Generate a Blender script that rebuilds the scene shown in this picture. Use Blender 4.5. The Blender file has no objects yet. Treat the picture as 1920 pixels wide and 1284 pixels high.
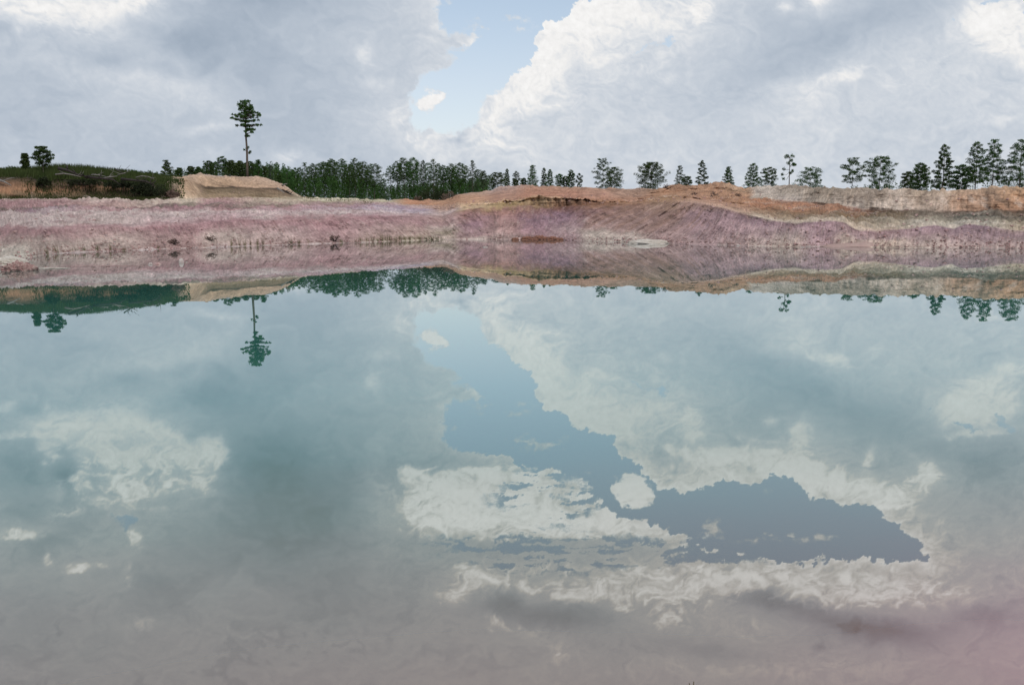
import bpy, math, random
import numpy as np
from mathutils import Matrix

# ------------------------------------------------------------------ camera, world, sun, exposure
scene = bpy.context.scene
COL = scene.collection
F, PITCH, ROLL, H = 1670.5, 0.135096, -0.00425, 3.0          # focal in photo pixels (1920 wide), radians, metres
cam_d = bpy.data.cameras.new("camera")
cam_d.sensor_width = 36.0
cam_d.lens = 36.0 * F / 1920.0
cam_d.clip_start = 0.1
cam_d.clip_end = 20000
cam = bpy.data.objects.new("camera", cam_d)
COL.objects.link(cam)
cam.matrix_world = Matrix.Translation((0, 0, H)) @ Matrix.Rotation(math.pi/2 - PITCH, 4, 'X') @ Matrix.Rotation(ROLL, 4, 'Z')
scene.camera = cam

SUN_EL, SUN_AZ = 50.0, 152.0                                   # azimuth clockwise from +Y (towards the right of the view)
SUN_STRENGTH, SKY_STRENGTH, EXPOSURE = 1.9, 0.15, 0.0
world = bpy.data.worlds.new("World")
scene.world = world
world.use_nodes = True
wn = world.node_tree
for n in list(wn.nodes): wn.nodes.remove(n)
skyt = wn.nodes.new('ShaderNodeTexSky'); skyt.sky_type = 'NISHITA'; skyt.sun_disc = False
skyt.sun_elevation = math.radians(SUN_EL); skyt.sun_rotation = math.radians(SUN_AZ)
skyt.air_density = 1.0; skyt.dust_density = 1.2; skyt.ozone_density = 1.2
bgn = wn.nodes.new('ShaderNodeBackground'); bgn.inputs['Strength'].default_value = SKY_STRENGTH
wo = wn.nodes.new('ShaderNodeOutputWorld')
wn.links.new(skyt.outputs[0], bgn.inputs[0]); wn.links.new(bgn.outputs[0], wo.inputs[0])

sun_d = bpy.data.lights.new("sun", 'SUN'); sun_d.energy = SUN_STRENGTH; sun_d.angle = math.radians(10); sun_d.color = (1.0, 0.95, 0.88)
sun = bpy.data.objects.new("sun", sun_d); COL.objects.link(sun)
sun.rotation_euler = (math.radians(90 - SUN_EL), 0, math.radians(180 - SUN_AZ))
sun.location = (0, 0, 60)
scene.view_settings.view_transform = 'Standard'
scene.view_settings.look = 'None'
scene.view_settings.exposure = EXPOSURE
scene.view_settings.gamma = 1
scene.cycles.max_bounces = 6
scene.cycles.transparent_max_bounces = 12

# ------------------------------------------------------------------ helpers
rng = np.random.default_rng(7)
random.seed(7)

def ray(px, py):
    """photo pixel -> (X/Y, Z/Y) slopes in the world"""
    x = np.asarray(px, float) - 960.0; y = 642.0 - np.asarray(py, float)
    c, s = math.cos(ROLL), math.sin(ROLL)
    x, y = c*x - s*y, s*x + c*y
    Y = F*math.cos(PITCH) + y*math.sin(PITCH)
    Z = -F*math.sin(PITCH) + y*math.cos(PITCH)
    return x/Y, Z/Y

def P(px, py, D):
    a, b = ray(px, py)
    return np.array([a*D, D, H + b*D])

def lin(c):
    c = np.asarray(c, float)/255.0
    return np.where(c <= 0.04045, c/12.92, ((c + 0.055)/1.055)**2.4)

def _hash(ix, iy, seed):
    h = (ix.astype(np.int64)*374761393 + iy.astype(np.int64)*668265263 + seed*1442695041) & 0xffffffff
    h = ((h ^ (h >> 13))*1274126177) & 0xffffffff
    h = h ^ (h >> 16)
    return (h & 0xffffff)/float(0xffffff)

def vnoise(x, y, seed=0):
    ix = np.floor(x); iy = np.floor(y)
    fx = x - ix; fy = y - iy
    ix = ix.astype(np.int64); iy = iy.astype(np.int64)
    u = fx*fx*fx*(fx*(fx*6 - 15) + 10); v = fy*fy*fy*(fy*(fy*6 - 15) + 10)
    def g(jx, jy, dx, dy):
        t = _hash(jx, jy, seed)*6.2831853
        return np.cos(t)*dx + np.sin(t)*dy
    a = g(ix, iy, fx, fy); b = g(ix+1, iy, fx-1, fy); c = g(ix, iy+1, fx, fy-1); d = g(ix+1, iy+1, fx-1, fy-1)
    return 0.5 + 0.80*((a*(1-u) + b*u)*(1-v) + (c*(1-u) + d*u)*v)

def fbm(x, y, octv=5, seed=0, gain=0.5, billow=False):
    t = np.zeros_like(x, dtype=float); amp = 1.0; tot = 0.0
    ca, sa = math.cos(0.6), math.sin(0.6)
    for o in range(octv):
        n = vnoise(x, y, seed + o*17)
        n = np.abs(2*n - 1) if billow else 2*n - 1
        t += amp*n; tot += amp; amp *= gain
        x, y = (ca*x - sa*y)*2.03 + 11.3, (sa*x + ca*y)*2.03 + 5.7
    return t/tot

def sstep(a, b, x):
    t = np.clip((x - a)/(b - a), 0, 1)
    return t*t*(3 - 2*t)

def tag(o, label=None, cat=None, group=None, kind=None):
    if label: o['label'] = label
    if cat: o['category'] = cat
    if group: o['group'] = group
    if kind: o['kind'] = kind
    return o

def mesh_obj(name, verts, faces, mat, parent=None, smooth=False, link=True):
    me = bpy.data.meshes.new(name)
    verts = np.asarray(verts, dtype=np.float32)
    if isinstance(faces, np.ndarray):
        k = faces.shape[1]
        me.vertices.add(len(verts)); me.vertices.foreach_set('co', verts.ravel())
        me.loops.add(faces.size); me.loops.foreach_set('vertex_index', faces.astype(np.int32).ravel())
        me.polygons.add(len(faces)); me.polygons.foreach_set('loop_start', (np.arange(len(faces))*k).astype(np.int32))
        me.update(calc_edges=True)
    else:
        me.from_pydata([tuple(v) for v in verts.tolist()], [], faces); me.update()
    if smooth: me.polygons.foreach_set('use_smooth', np.ones(len(me.polygons), dtype=bool))
    me.materials.append(mat)
    o = bpy.data.objects.new(name, me)
    COL.objects.link(o)
    if parent is not None: o.parent = parent
    return o

def grid_faces(nr, nc):
    i = np.arange(nr-1)[:, None]*nc + np.arange(nc-1)[None, :]
    return np.stack([i, i+1, i+nc+1, i+nc], -1).reshape(-1, 4)

class NT:
    """tiny node-tree builder"""
    def __init__(s, name):
        s.m = bpy.data.materials.new(name); s.m.use_nodes = True
        s.t = s.m.node_tree
        for n in list(s.t.nodes): s.t.nodes.remove(n)
        s.out = s.t.nodes.new('ShaderNodeOutputMaterial')
    def n(s, typ, ins=None, **kw):
        nd = s.t.nodes.new(typ)
        for k, v in kw.items(): setattr(nd, k, v)
        for k, v in (ins or {}).items():
            if isinstance(v, bpy.types.NodeSocket): s.t.links.new(v, nd.inputs[k])
            else: nd.inputs[k].default_value = v
        return nd
    def math(s, op, a, b=0.0, c=0.0, clamp=False):
        return s.n('ShaderNodeMath', {0: a, 1: b, 2: c}, operation=op, use_clamp=clamp).outputs[0]
    def maprange(s, v, a, b, c, d, smooth=False):
        return s.n('ShaderNodeMapRange', {0: v, 1: a, 2: b, 3: c, 4: d}, interpolation_type='SMOOTHSTEP' if smooth else 'LINEAR').outputs[0]
    def noise(s, vec, scale, detail=4, rough=0.55, dist=0.0):
        return s.n('ShaderNodeTexNoise', {'Vector': vec, 'Scale': scale, 'Detail': detail, 'Roughness': rough, 'Distortion': dist}).outputs[0]
    def mapping(s, vec, scale=(1, 1, 1), rot=(0, 0, 0), loc=(0, 0, 0)):
        return s.n('ShaderNodeMapping', {'Vector': vec, 'Location': loc, 'Rotation': rot, 'Scale': scale}).outputs[0]
    def mix(s, f, a, b, mode='MIX'):
        nd = s.t.nodes.new('ShaderNodeMix'); nd.data_type = 'RGBA'; nd.blend_type = mode
        for i, v in ((0, f), (6, a), (7, b)):
            if isinstance(v, bpy.types.NodeSocket): s.t.links.new(v, nd.inputs[i])
            else: nd.inputs[i].default_value = (tuple(v) + (1,) if i and len(v) == 3 else v)
        return nd.outputs[2]
    def surf(s, sh): s.t.links.new(sh, s.out.inputs[0]); return s.m

def rgb(v): return (float(v[0]), float(v[1]), float(v[2]), 1.0)

# ------------------------------------------------------------------ sky: cloud shell round the whole place
def sky_uv(pts, refl=False):
    """photo pixels of a sky feature (or of its mirror image in the lake) -> direction slopes in pixel units"""
    out = []
    for p in pts:
        a, b = ray(p[0], p[1])
        out.append((a*F, (-b if (refl or (len(p) > 2 and p[2])) else b)*F))
    return np.array(out)

def sdf_poly(u, v, poly):
    d = np.full(u.shape, 1e18); sgn = np.ones(u.shape)
    n = len(poly)
    for i in range(n):
        a = poly[i]; b = poly[i-1]
        ex, ey = b[0]-a[0], b[1]-a[1]
        wx, wy = u-a[0], v-a[1]
        t = np.clip((wx*ex + wy*ey)/(ex*ex + ey*ey + 1e-9), 0, 1)
        bx, by = wx - ex*t, wy - ey*t
        d = np.minimum(d, bx*bx + by*by)
        c1 = v >= a[1]; c2 = v < b[1]; c3 = ex*wy > ey*wx
        flip = (c1 & c2 & c3) | (~c1 & ~c2 & ~c3)
        sgn = np.where(flip, -sgn, sgn)
    return sgn*np.sqrt(d)          # negative inside

def build_sky():
    azf = np.arange(-38, 38.01, 0.08); azc = np.arange(41, 319.1, 3.0)
    az = np.radians(np.concatenate([azf, azc, [322.0]]))
    el = np.radians(np.concatenate([np.arange(-3, 32.01, 0.08), np.arange(34.5, 89, 2.5), [89.9]]))
    A, E_ = np.meshgrid(az, el)
    dx, dy, dz = np.sin(A)*np.cos(E_), np.cos(A)*np.cos(E_), np.sin(E_)
    front = (dy > 0.3)
    dyc = np.where(front, dy, 1.0)
    U = np.where(front, dx/dyc*F, 0); V = np.where(front, dz/dyc*F, 0)
    w = sstep(38, 34, np.abs(np.degrees(np.arctan2(dx, dy))))*sstep(33.5, 30.5, np.degrees(E_))   # 1 in front, 0 elsewhere
    # warped coordinates
    sc = 1/90.0
    wx = fbm(U*sc, V*sc, 6, 3, 0.55)*16; wy = fbm(U*sc + 31, V*sc + 7, 6, 9, 0.55)*16
    sc = 1/22.0
    wx += fbm(U*sc, V*sc, 4, 23, 0.6)*7; wy += fbm(U*sc + 3, V*sc + 7, 4, 29, 0.6)*7
    u, v = U + wx, V + wy
    r = 1
    gap = sky_uv([(860, 252), (820, 249), (778, 240), (770, 222), (772, 200), (771, 172), (786, 150), (795, 138), (835, 131), (858, 112),
        (836, 106), (842, 98), (872, 86), (902, 70), (884, 63), (845, 62), (824, 52), (838, 772, r), (832, 800, r), (829, 814, r), (836, 832, r),
        (862, 846, r), (905, 850, r), (940, 850, r), (968, 868, r), (1003, 882, r), (1040, 884, r), (1085, 892, r), (1120, 930, r), (1150, 962, r),
        (1190, 975, r), (1245, 988, r), (1300, 1000, r), (1290, 1020, r), (1340, 1036, r), (1450, 1044, r), (1485, 1060, r), (1530, 1050, r),
        (1640, 1050, r), (1752, 1052, r), (1735, 1035, r), (1712, 1006, r), (1682, 980, r), (1665, 978, r), (1650, 955, r), (1625, 946, r),
        (1590, 941, r), (1542, 936, r), (1515, 925, r), (1492, 901, r), (1462, 889, r), (1440, 890, r), (1425, 909, r), (1390, 903, r),
        (1355, 893, r), (1345, 905, r), (1310, 912, r), (1280, 921, r), (1262, 915, r), (1240, 918, r), (1235, 900, r), (1215, 893, r),
        (1200, 890, r), (1197, 870, r), (1188, 858, r), (1165, 853, r), (1153, 840, r), (1150, 815, r), (1120, 812, r), (1090, 808, r),
        (1070, 791, r), (1060, 778, r), (1040, 768, r), (1025, 766, r), (1013, 750, r), (1006, 80), (1008, 96), (1000, 115), (984, 130),
        (965, 140), (950, 150), (936, 165), (925, 178), (908, 180), (905, 208), (890, 225), (872, 240)])
    # gap edge: a gentler warp keeps the outline where it is
    ug = U + wx*0.40 + fbm(U/42, V/42, 5, 61, .6)*13 + fbm(U/17, V/17, 5, 63, .65)*11
    vg = V + wy*0.40 + fbm(U/42 + 9, V/42, 5, 65, .6)*13 + fbm(U/17 + 9, V/17, 5, 67, .65)*11
    bil = fbm(U/26.0, V/26.0, 5, 77, 0.55, True)*16 - 5
    d = sdf_poly(ug, vg, gap) - bil*0.55
    puffs = [sky_uv([(778, 196), (790, 171), (815, 164), (836, 172), (828, 195), (806, 212), (784, 215)]),
             sky_uv([(1146, 893), (1190, 889), (1215, 898), (1237, 920), (1227, 945), (1195, 958), (1165, 950), (1145, 922)], True)]
    dp = np.minimum(sdf_poly(ug, vg, puffs[0]), sdf_poly(ug, vg, puffs[1])) - bil*0.4
    wis = fbm(U/60.0, V/30.0, 6, 51, 0.62)/0.8
    soft = 3.0 + 9.0*sstep(60, -60, U + (V - 330)*0.25 + 70)*sstep(640, 480, V)
    # lower (high-elevation) edge of the gap is wispy
    vv = sky_uv([(900, 880, 1), (1750, 1050, 1)])
    nf0 = fbm(U/70.0 + wx/30, V/40.0 + wy/30, 6, 73, .6)/0.62
    d = d + wis*(4 + 8*sstep(520, 600, V)); dp = dp + wis*9 + 2
    d = d + nf0*14*sstep(560, 660, V) + nf0*16*sstep(700, 740, V)
    blue = sstep(soft, -soft, d)*(1 - sstep(7, -7, dp)*.92)
    for poly, s in ((sky_uv([(1243, 66), (1256, 60), (1266, 78), (1254, 84), (1240, 75)]), 3), (sky_uv([(1187, 108), (1215, 84), (1238, 74), (1236, 80), (1205, 98)]), 4),
                    (sky_uv([(1788, 792), (1805, 789), (1822, 797), (1850, 806), (1830, 808), (1800, 802)], True), 3),
                    (sky_uv([(1866, 776), (1882, 778), (1888, 795), (1912, 816), (1890, 812), (1868, 800)], True), 3),
                    (sky_uv([(1740, 756), (1748, 756), (1743, 768)], True), 3),
                    (sky_uv([(205, 965), (250, 968), (252, 985), (235, 995)], True), 8)):
        dd = sdf_poly(ug, vg, poly)
        blue = np.maximum(blue, sstep(s, -s, dd)*0.7)
    # wisps inside the gap and the broken band over it
    wis = fbm(U/60.0, V/30.0, 6, 51, 0.62)/0.8; wis2 = fbm(U/100.0 + wx*.03, V/20.0 + wy*.03, 6, 53, 0.64)/0.8
    def blob(x, y, rx, ry, rot=0.0, refl=0, uu=None, vv2=None):
        uu = u if uu is None else uu; vv2 = v if vv2 is None else vv2
        c = sky_uv([(x, y, refl)])[0]
        ca, sa = math.cos(math.radians(rot)), math.sin(math.radians(rot))
        if refl: sa = -sa
        X, Y = uu - c[0], vv2 - c[1]
        X, Y = (ca*X - sa*Y)/rx, (sa*X + ca*Y)/ry
        return np.exp(-(X*X + Y*Y))
    streak = 1.3*blob(1010, 905, 90, 30, -22, 1) + 1.2*blob(1090, 940, 70, 24, -30, 1) + blob(900, 1015, 90, 10, 0, 1) + blob(1010, 1060, 110, 16, 0, 1) + blob(960, 1030, 150, 26, 0, 1) + blob(1180, 1030, 160, 30, 0, 1) + blob(1330, 1040, 220, 16, 0, 1)
    blue = np.clip(blue + np.clip(streak*1.2, 0, 1)*sstep(-0.12, 0.16, wis2)*0.85, 0, 1)
    veil = 1.4*blob(1330, 985, 60, 14, 0, 1) + 1.2*blob(1480, 1010, 120, 10, 0, 1) + 1.2*blob(1000, 830, 60, 14, 0, 1) + blob(960, 45, 45, 22) + 0.8*blob(905, 45, 35, 22) + 0.9*blob(840, 8, 22, 12) + 0.7*blob(1060, 12, 22, 10) + 0.5*blob(1105, 887, 8, 10, 0, 1) + 0.8*blob(1440, 918, 12, 14, 0, 1) + 0.6*blob(1270, 1008, 60, 10, 0, 1)
    blue = blue*(1 - np.clip(veil, 0, 1)*sstep(-0.25, 0.45, wis)*0.8)
    # brightness of the cloud itself
    L = 0.555 + 0.085*sstep(-500, 100, U) + 0.02*sstep(100, 900, U)
    hi = sstep(380, 640, V)
    L = L + 0.06*hi
    S = [  # x, y, rx, ry, rot, reflected?, amount
        (70, 25, 150, 42, 10, 0, .17), (240, 15, 80, 26, 0, 0, .14), (60, 210, 180, 120, 0, 0, -.02), (340, 75, 90, 26, 20, 0, -.06),
        (230, 150, 120, 60, -20, 0, .05), (430, 60, 120, 50, 20, 0, -.05), (560, 190, 90, 120, 0, 0, -.06), (400, 130, 70, 40, 20, 0, -.07),
        (385, 240, 55, 11, -8, 0, .16), (352, 118, 22, 22, 0, 0, .12), (370, 160, 80, 22, 10, 0, .08), (400, 205, 50, 16, 20, 0, .10), (300, 170, 60, 30, 10, 0, .07),
        (390, 290, 60, 18, -5, 0, .10), (540, 300, 34, 18, 0, 0, .20), (630, 40, 90, 60, 0, 0, .02), (685, 98, 22, 24, 0, 0, .16), (720, 110, 60, 60, 0, 0, -.03), (500, 150, 60, 90, 0, 0, -.03),
        (715, 155, 34, 14, 0, 0, .10), (748, 222, 30, 34, 0, 0, .14), (700, 210, 40, 50, 0, 0, .04), (690, 290, 60, 30, 0, 0, -.02),
        (800, 262, 60, 20, 0, 0, .18), (868, 257, 13, 7, -20, 0, -.22), (845, 262, 22, 5, 0, 0, -.10), (860, 290, 90, 20, 0, 0, .12), (985, 305, 26, 14, 0, 0, .16),
        (880, 76, 30, 12, -15, 0, .14), (825, 30, 14, 40, 0, 0, .10), (810, 190, 30, 24, 0, 0, .18), (800, 70, 30, 60, 0, 0, .05),
        (930, 215, 50, 30, -30, 0, .26), (985, 165, 55, 34, -35, 0, .26), (1035, 90, 28, 55, 10, 0, .34), (1075, 30, 60, 34, -20, 0, .32), (1140, 15, 60, 30, 0, 0, .20),
        (1100, 90, 60, 40, 0, 0, .14), (1040, 190, 50, 20, 0, 0, .16), (930, 265, 70, 22, 0, 0, .16), (1060, 250, 60, 40, 0, 0, .02),
        (1210, 45, 60, 30, -20, 0, .10), (1270, 40, 50, 34, 0, 0, .16), (1255, 100, 60, 16, -20, 0, .08), (1255, 150, 14, 10, 0, 0, .12), (1160, 120, 60, 60, 0, 0, .06),
        (1470, 40, 150, 50, -10, 0, -.05), (1400, 130, 120, 60, -25, 0, -.04), (1480, 12, 26, 14, 0, 0, .16), (1560, 140, 46, 10, -30, 0, .14), (1500, 180, 60, 40, -30, 0, .06),
        (1670, 150, 16, 20, 0, 0, .08), (1750, 60, 90, 40, 20, 0, -.02), (1860, 40, 50, 26, -15, 0, .18), (1800, 55, 40, 12, -20, 0, .10), (1885, 75, 40, 30, 0, 0, .08), (1870, 225, 36, 9, -10, 0, .10),
        (1535, 245, 22, 9, 0, 0, .09), (1700, 260, 200, 60, 0, 0, -.04), (1350, 220, 120, 60, 0, 0, -.03), (1250, 300, 80, 20, 0, 0, .03),
        # above the frame, seen mirrored in the lake
        (510, 870, 100, 80, 0, 1, -.32), (580, 970, 120, 90, 0, 1, -.30), (660, 900, 60, 70, 0, 1, -.14), (640, 790, 90, 50, 0, 1, -.08), (390, 745, 70, 36, 0, 1, -.09), (420, 1010, 110, 70, 0, 1, -.18), (240, 715, 50, 16, 0, 1, -.10), (330, 695, 60, 14, 0, 1, -.08),
        (150, 800, 70, 30, 10, 1, .32), (215, 850, 55, 40, 0, 1, .42), (330, 850, 66, 30, 0, 1, .50), (260, 800, 60, 18, 10, 1, .36), (405, 838, 24, 18, 0, 1, .5), (370, 890, 30, 30, 20, 1, .36), (150, 905, 18, 46, 10, 1, .40), (225, 925, 30, 34, 0, 1, .30),
        (90, 850, 24, 26, 0, 1, .30), (110, 930, 16, 30, 20, 1, .35), (200, 820, 30, 10, 0, 1, .3), (300, 800, 40, 8, 20, 1, .3), (395, 860, 14, 30, 20, 1, .3), (255, 900, 60, 30, 0, 1, .3), (330, 915, 50, 16, 0, 1, .22), (110, 800, 60, 16, 10, 1, .3), (130, 960, 30, 14, 0, 1, .25), (290, 955, 50, 12, 0, 1, .2), (380, 920, 20, 16, 0, 1, .3), (180, 945, 18, 16, 0, 1, .3), (230, 965, 26, 12, 0, 1, .22), (150, 700, 60, 20, -10, 1, .07), (250, 680, 60, 14, 0, 1, .08), (230, 745, 70, 16, 0, 1, .06), (40, 816, 70, 8, 0, 1, .30), (125, 885, 26, 34, 0, 1, -.30), (30, 880, 60, 60, 0, 1, -.22), (150, 945, 60, 30, 0, 1, -.12), (280, 925, 60, 30, 0, 1, .05), (10, 765, 20, 16, 0, 1, .25), (60, 775, 60, 20, 0, 1, -.14),
        (35, 1002, 50, 9, -8, 1, .55), (30, 960, 60, 20, 0, 1, -.14), (140, 1065, 26, 10, -8, 1, .65), (190, 1055, 14, 6, 0, 1, .3), (88, 1045, 8, 18, 0, 1, .3), (250, 1010, 16, 26, -30, 1, .30), (235, 1070, 12, 30, 20, 1, .22), (90, 1015, 70, 24, -20, 1, -.18),
        (270, 1170, 60, 20, 0, 1, .14), (60, 1180, 200, 100, 0, 1, -.05), (300, 1100, 60, 60, 0, 1, -.08), (640, 1100, 200, 90, 0, 1, -.10),
        (860, 900, 120, 24, 0, 1, .30), (830, 960, 110, 44, 0, 1, .62), (980, 960, 120, 40, 8, 1, .58), (1110, 985, 110, 22, 10, 1, .35), (1120, 915, 60, 34, 20, 1, .30), (960, 885, 60, 14, 10, 1, .22),
        (860, 888, 60, 7, -8, 1, .55), (770, 885, 14, 14, 0, 1, .35), (1190, 925, 46, 36, 0, 1, .70), (1060, 895, 80, 14, 0, 1, .2),
        (900, 1090, 60, 24, 0, 1, .42), (850, 1115, 34, 16, 0, 1, .42), (930, 1165, 24, 14, 45, 1, .30), (1090, 1110, 90, 18, 8, 1, .40), (960, 1065, 120, 14, 0, 1, .15),
        (940, 1125, 50, 26, 0, 1, -.22), (1060, 1155, 130, 30, 0, 1, -.24), (1230, 1090, 170, 40, 0, 1, .36), (1480, 1090, 200, 26, 0, 1, .30), (1620, 1110, 140, 34, 0, 1, .34), (1250, 1150, 80, 34, 0, 1, .22),
        (1450, 1118, 110, 24, 0, 1, -.24), (1560, 1155, 160, 28, 14, 1, -.26), (1680, 1185, 150, 28, 0, 1, -.20), (1320, 1215, 140, 20, 10, 1, -.14), (1540, 1212, 20, 7, 0, 1, -.2), (1400, 1180, 60, 20, 0, 1, .10), (1850, 1150, 80, 24, 0, 1, -.2),
        (1050, 1240, 60, 40, -50, 1, .14), (980, 1185, 20, 50, -60, 1, .22), (1300, 1250, 160, 30, 0, 1, .06), (1520, 1255, 160, 20, 0, 1, .08), (1130, 1215, 70, 16, 10, 1, -.08), (1780, 1120, 90, 30, 0, 1, .14),
        (1460, 690, 140, 44, 14, 1, -.14), (1580, 760, 150, 50, 14, 1, -.18), (1700, 830, 120, 50, 10, 1, -.16), (1850, 860, 110, 60, 0, 1, -.22), (1850, 950, 120, 60, 0, 1, -.12), (1420, 800, 60, 40, 0, 1, -.08),
        (1570, 675, 34, 9, 24, 1, .26), (1500, 640, 60, 22, 24, 1, .08), (1470, 870, 90, 26, 20, 1, .45), (1340, 860, 60, 14, -6, 1, .45), (1300, 800, 26, 30, 0, 1, .30), (1290, 775, 20, 12, 0, 1, .2), (1560, 900, 80, 26, 16, 1, .48), (1500, 815, 18, 40, -12, 1, .35), (1640, 920, 60, 22, 20, 1, .42),
        (1740, 890, 26, 26, -30, 1, .60), (1690, 930, 50, 22, -20, 1, .40), (1630, 870, 14, 30, 0, 1, .25), (1285, 845, 40, 8, 10, 1, .40), (1240, 858, 30, 14, 0, 1, -.10), (1300, 890, 60, 12, 0, 1, .05),
        (1800, 770, 40, 26, 10, 1, .42), (1870, 760, 40, 34, 0, 1, .42), (1850, 720, 60, 40, 0, 1, .16), (1900, 690, 30, 14, 0, 1, .2), (1830, 812, 60, 8, 0, 1, .22), (1820, 1010, 100, 20, 0, 1, .06), (1760, 985, 20, 10, 0, 1, .22),
        (1200, 790, 60, 30, 20, 1, .18), (1100, 770, 60, 30, 20, 1, .20), (1120, 700, 60, 30, 0, 1, .06),
    ]
    acc = np.zeros_like(L); pf = np.zeros_like(L)
    for x, y, rx, ry, rot, refl, amt in S:
        b = amt*blob(x, y, rx, ry, rot, refl)
        if (refl and amt >= .20) or amt >= .14: pf += b
        else: acc += b
    qx = fbm(U/100.0, V/72.0, 4, 81, .5); qy = fbm(U/100.0 + 5, V/72.0 + 9, 4, 83, .5)
    nf = fbm(U/58.0 + qx*1.5, V/36.0 + qy*1.5, 7, 71, .60)/0.62
    nw = fbm(U/150.0 + qx*1.3, V/90.0 + qy*1.3, 7, 91, .56)/0.62
    hib = sstep(395, 470, V)
    crisp = sstep(0.05, 0.26, pf*(1 - .45*hib) + (.17 + .05*hib)*nf*np.clip(pf*5, 0, 1))
    vh = 1 + 0.7*sstep(560, 760, V)
    acc = acc*0.7*vh + crisp*(0.09 + (0.13 + .16*np.clip(nf, -1, 1))*hib)*vh + pf*0.42
    acc += -0.10*sstep(.1, .8, nw)*sstep(700, 820, V)*vh
    # crisp lower cloud bank edge (left side of the bright slab)
    slab = sky_uv([(742, 876), (770, 882), (830, 892), (885, 877), (960, 880), (1060, 920), (1160, 965), (1300, 1000), (1160, 1004), (1000, 1012), (880, 1008), (835, 1012), (800, 1008), (762, 982), (752, 950), (758, 920)], True)
    ds = sdf_poly(ug, vg, slab) - bil*0.4
    acc += (0.20 + .13*np.clip(nf, -1, 1))*sstep(5, -8, ds) - 0.08*sstep(60, 0, np.abs(ds))*(ds > 0)
    L = L + acc
    # silver lining along the gap, stronger on the cumulus side
    side = sstep(-90, 90, U + (V - 330)*0.25 + 20)
    rim = np.exp(-np.clip(d, 0, 1e9)/16.0)
    L += (0.05 + 0.12*side + 0.16*hi*side)*rim*(d > -20)
    L += 0.10*np.exp(-np.clip(d, 0, 1e9)/60.0)*side
    # billowing texture
    t1 = nw
    def cauli(a, b): return 1 - fbm(a/60.0 + qx*1.1, b/44.0 + qy*1.1, 7, 131, 0.57, True)
    rel = (cauli(U, V) - cauli(U - 3.0, V - 5.5))*3.4
    t2 = cauli(U, V) - 0.62
    L += (0.26 + .08*hi)*sstep(6, -8, dp)
    punch = sstep(0.60, 0.92, L)
    mid = sstep(.5, .62, L)
    L *= 1 + (0.085 + .07*hib)*t1 + 0.035*nf*(1 + hib) + (0.05 + 0.34*punch)*t2 + (0.015 + .03*mid + .04*hib*mid + 0.18*punch)*np.clip(rel, -.6, .6)
    L -= 0.15*hib*sstep(14, 70, d)*sstep(-.5, .5, nw)*sstep(.6, .9, L)
    top_ = 0.86 + 0.5*hi
    L = np.where(L > top_ - .2, (top_ - .2) + .25*np.tanh((L - top_ + .2)/.25), L)
    hz = sstep(140, 0, V)
    L = L*(1 - 0.3*hz) + 0.3*hz*(0.56 + 0.06*sstep(-600, 300, U))
    # the rest of the sky
    gx, gy = np.degrees(A)/24.0, np.degrees(E_)/13.0
    g1 = fbm(dx*5 + 3, dy*5 + dz*7, 6, 201, 0.55); g2 = fbm(dx*4 + 9, dy*4 - dz*6, 5, 211, 0.55)
    Lr = np.clip(0.62 + 0.5*g1, 0.3, 1.3); br = sstep(0.05, 0.35, g2)*0.8*sstep(36, 46, np.degrees(E_) + 60*(np.abs(np.degrees(np.arctan2(dx, dy))) > 38))
    L = L*w + Lr*(1-w); blue = blue*w + br*(1-w)
    # clear air round the sun
    sa_, se_ = math.radians(SUN_AZ), math.radians(SUN_EL)
    cs = dx*math.sin(sa_)*math.cos(se_) + dy*math.cos(sa_)*math.cos(se_) + dz*math.sin(se_)
    blue = np.maximum(blue, sstep(0.80, 0.95, cs))
    L = np.clip(L, 0.16, 1.9)
    R = 6000.0
    verts = np.stack([dx*R, dy*R, dz*R], -1).reshape(-1, 3)
    faces = grid_faces(len(el), len(az))[:, ::-1]
    m = NT('cloud_shell')
    at = m.n('ShaderNodeAttribute', attribute_name='cloud')
    sep = m.n('ShaderNodeSeparateColor', {0: at.outputs[0]})
    light, clear = sep.outputs[0], sep.outputs[1]
    geo = m.n('ShaderNodeTexCoord').outputs['Object']
    fine = m.noise(m.mapping(geo, (1/6000.0,)*3), 150, 5, 0.62)
    fine = m.math('SUBTRACT', fine, 0.5)
    sepz = m.n('ShaderNodeSeparateXYZ', {0: m.mapping(geo, (1/6000.0,)*3)}).outputs[2]
    light = m.math('MULTIPLY', light, 2.0)
    light = m.math('MULTIPLY', light, m.math('MULTIPLY_ADD', fine, m.maprange(light, 0.5, 0.9, 0.03, 0.26), 1.0))
    clear = m.maprange(m.math('ADD', clear, m.math('MULTIPLY', m.math('MULTIPLY', fine, 1.6), m.math('MULTIPLY', clear, m.math('MULTIPLY', m.math('SUBTRACT', 1.0, clear), 4.0)))), 0.12, 0.88, 0, 1, True)
    tint = m.mix(m.maprange(light, 0.36, 0.86, 0, 1), rgb((0.82, 1.0, 1.24)), rgb((1.01, 1.0, 0.99)))
    light = m.n('ShaderNodeMix', {0: clear, 2: light, 3: m.maprange(sepz, 0.10, 0.42, 0.80, 0.55)}).outputs[0]
    tint = m.mix(clear, tint, m.mix(m.maprange(sepz, 0.15, 0.42, 0, 1), rgb((0.98, 1.0, 1.03)), rgb((0.80, 1.02, 1.08))))
    em = m.n('ShaderNodeEmission', {'Color': tint, 'Strength': light}).outputs[0]
    tr = m.n('ShaderNodeBsdfTransparent').outputs[0]
    mx = m.n('ShaderNodeMixShader', {0: m.math('MULTIPLY', clear, m.maprange(sepz, 0.10, 0.42, 0.42, 0.80)), 1: em, 2: tr})
    m.surf(mx.outputs[0]); m.m.cycles.emission_sampling = 'NONE'
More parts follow.
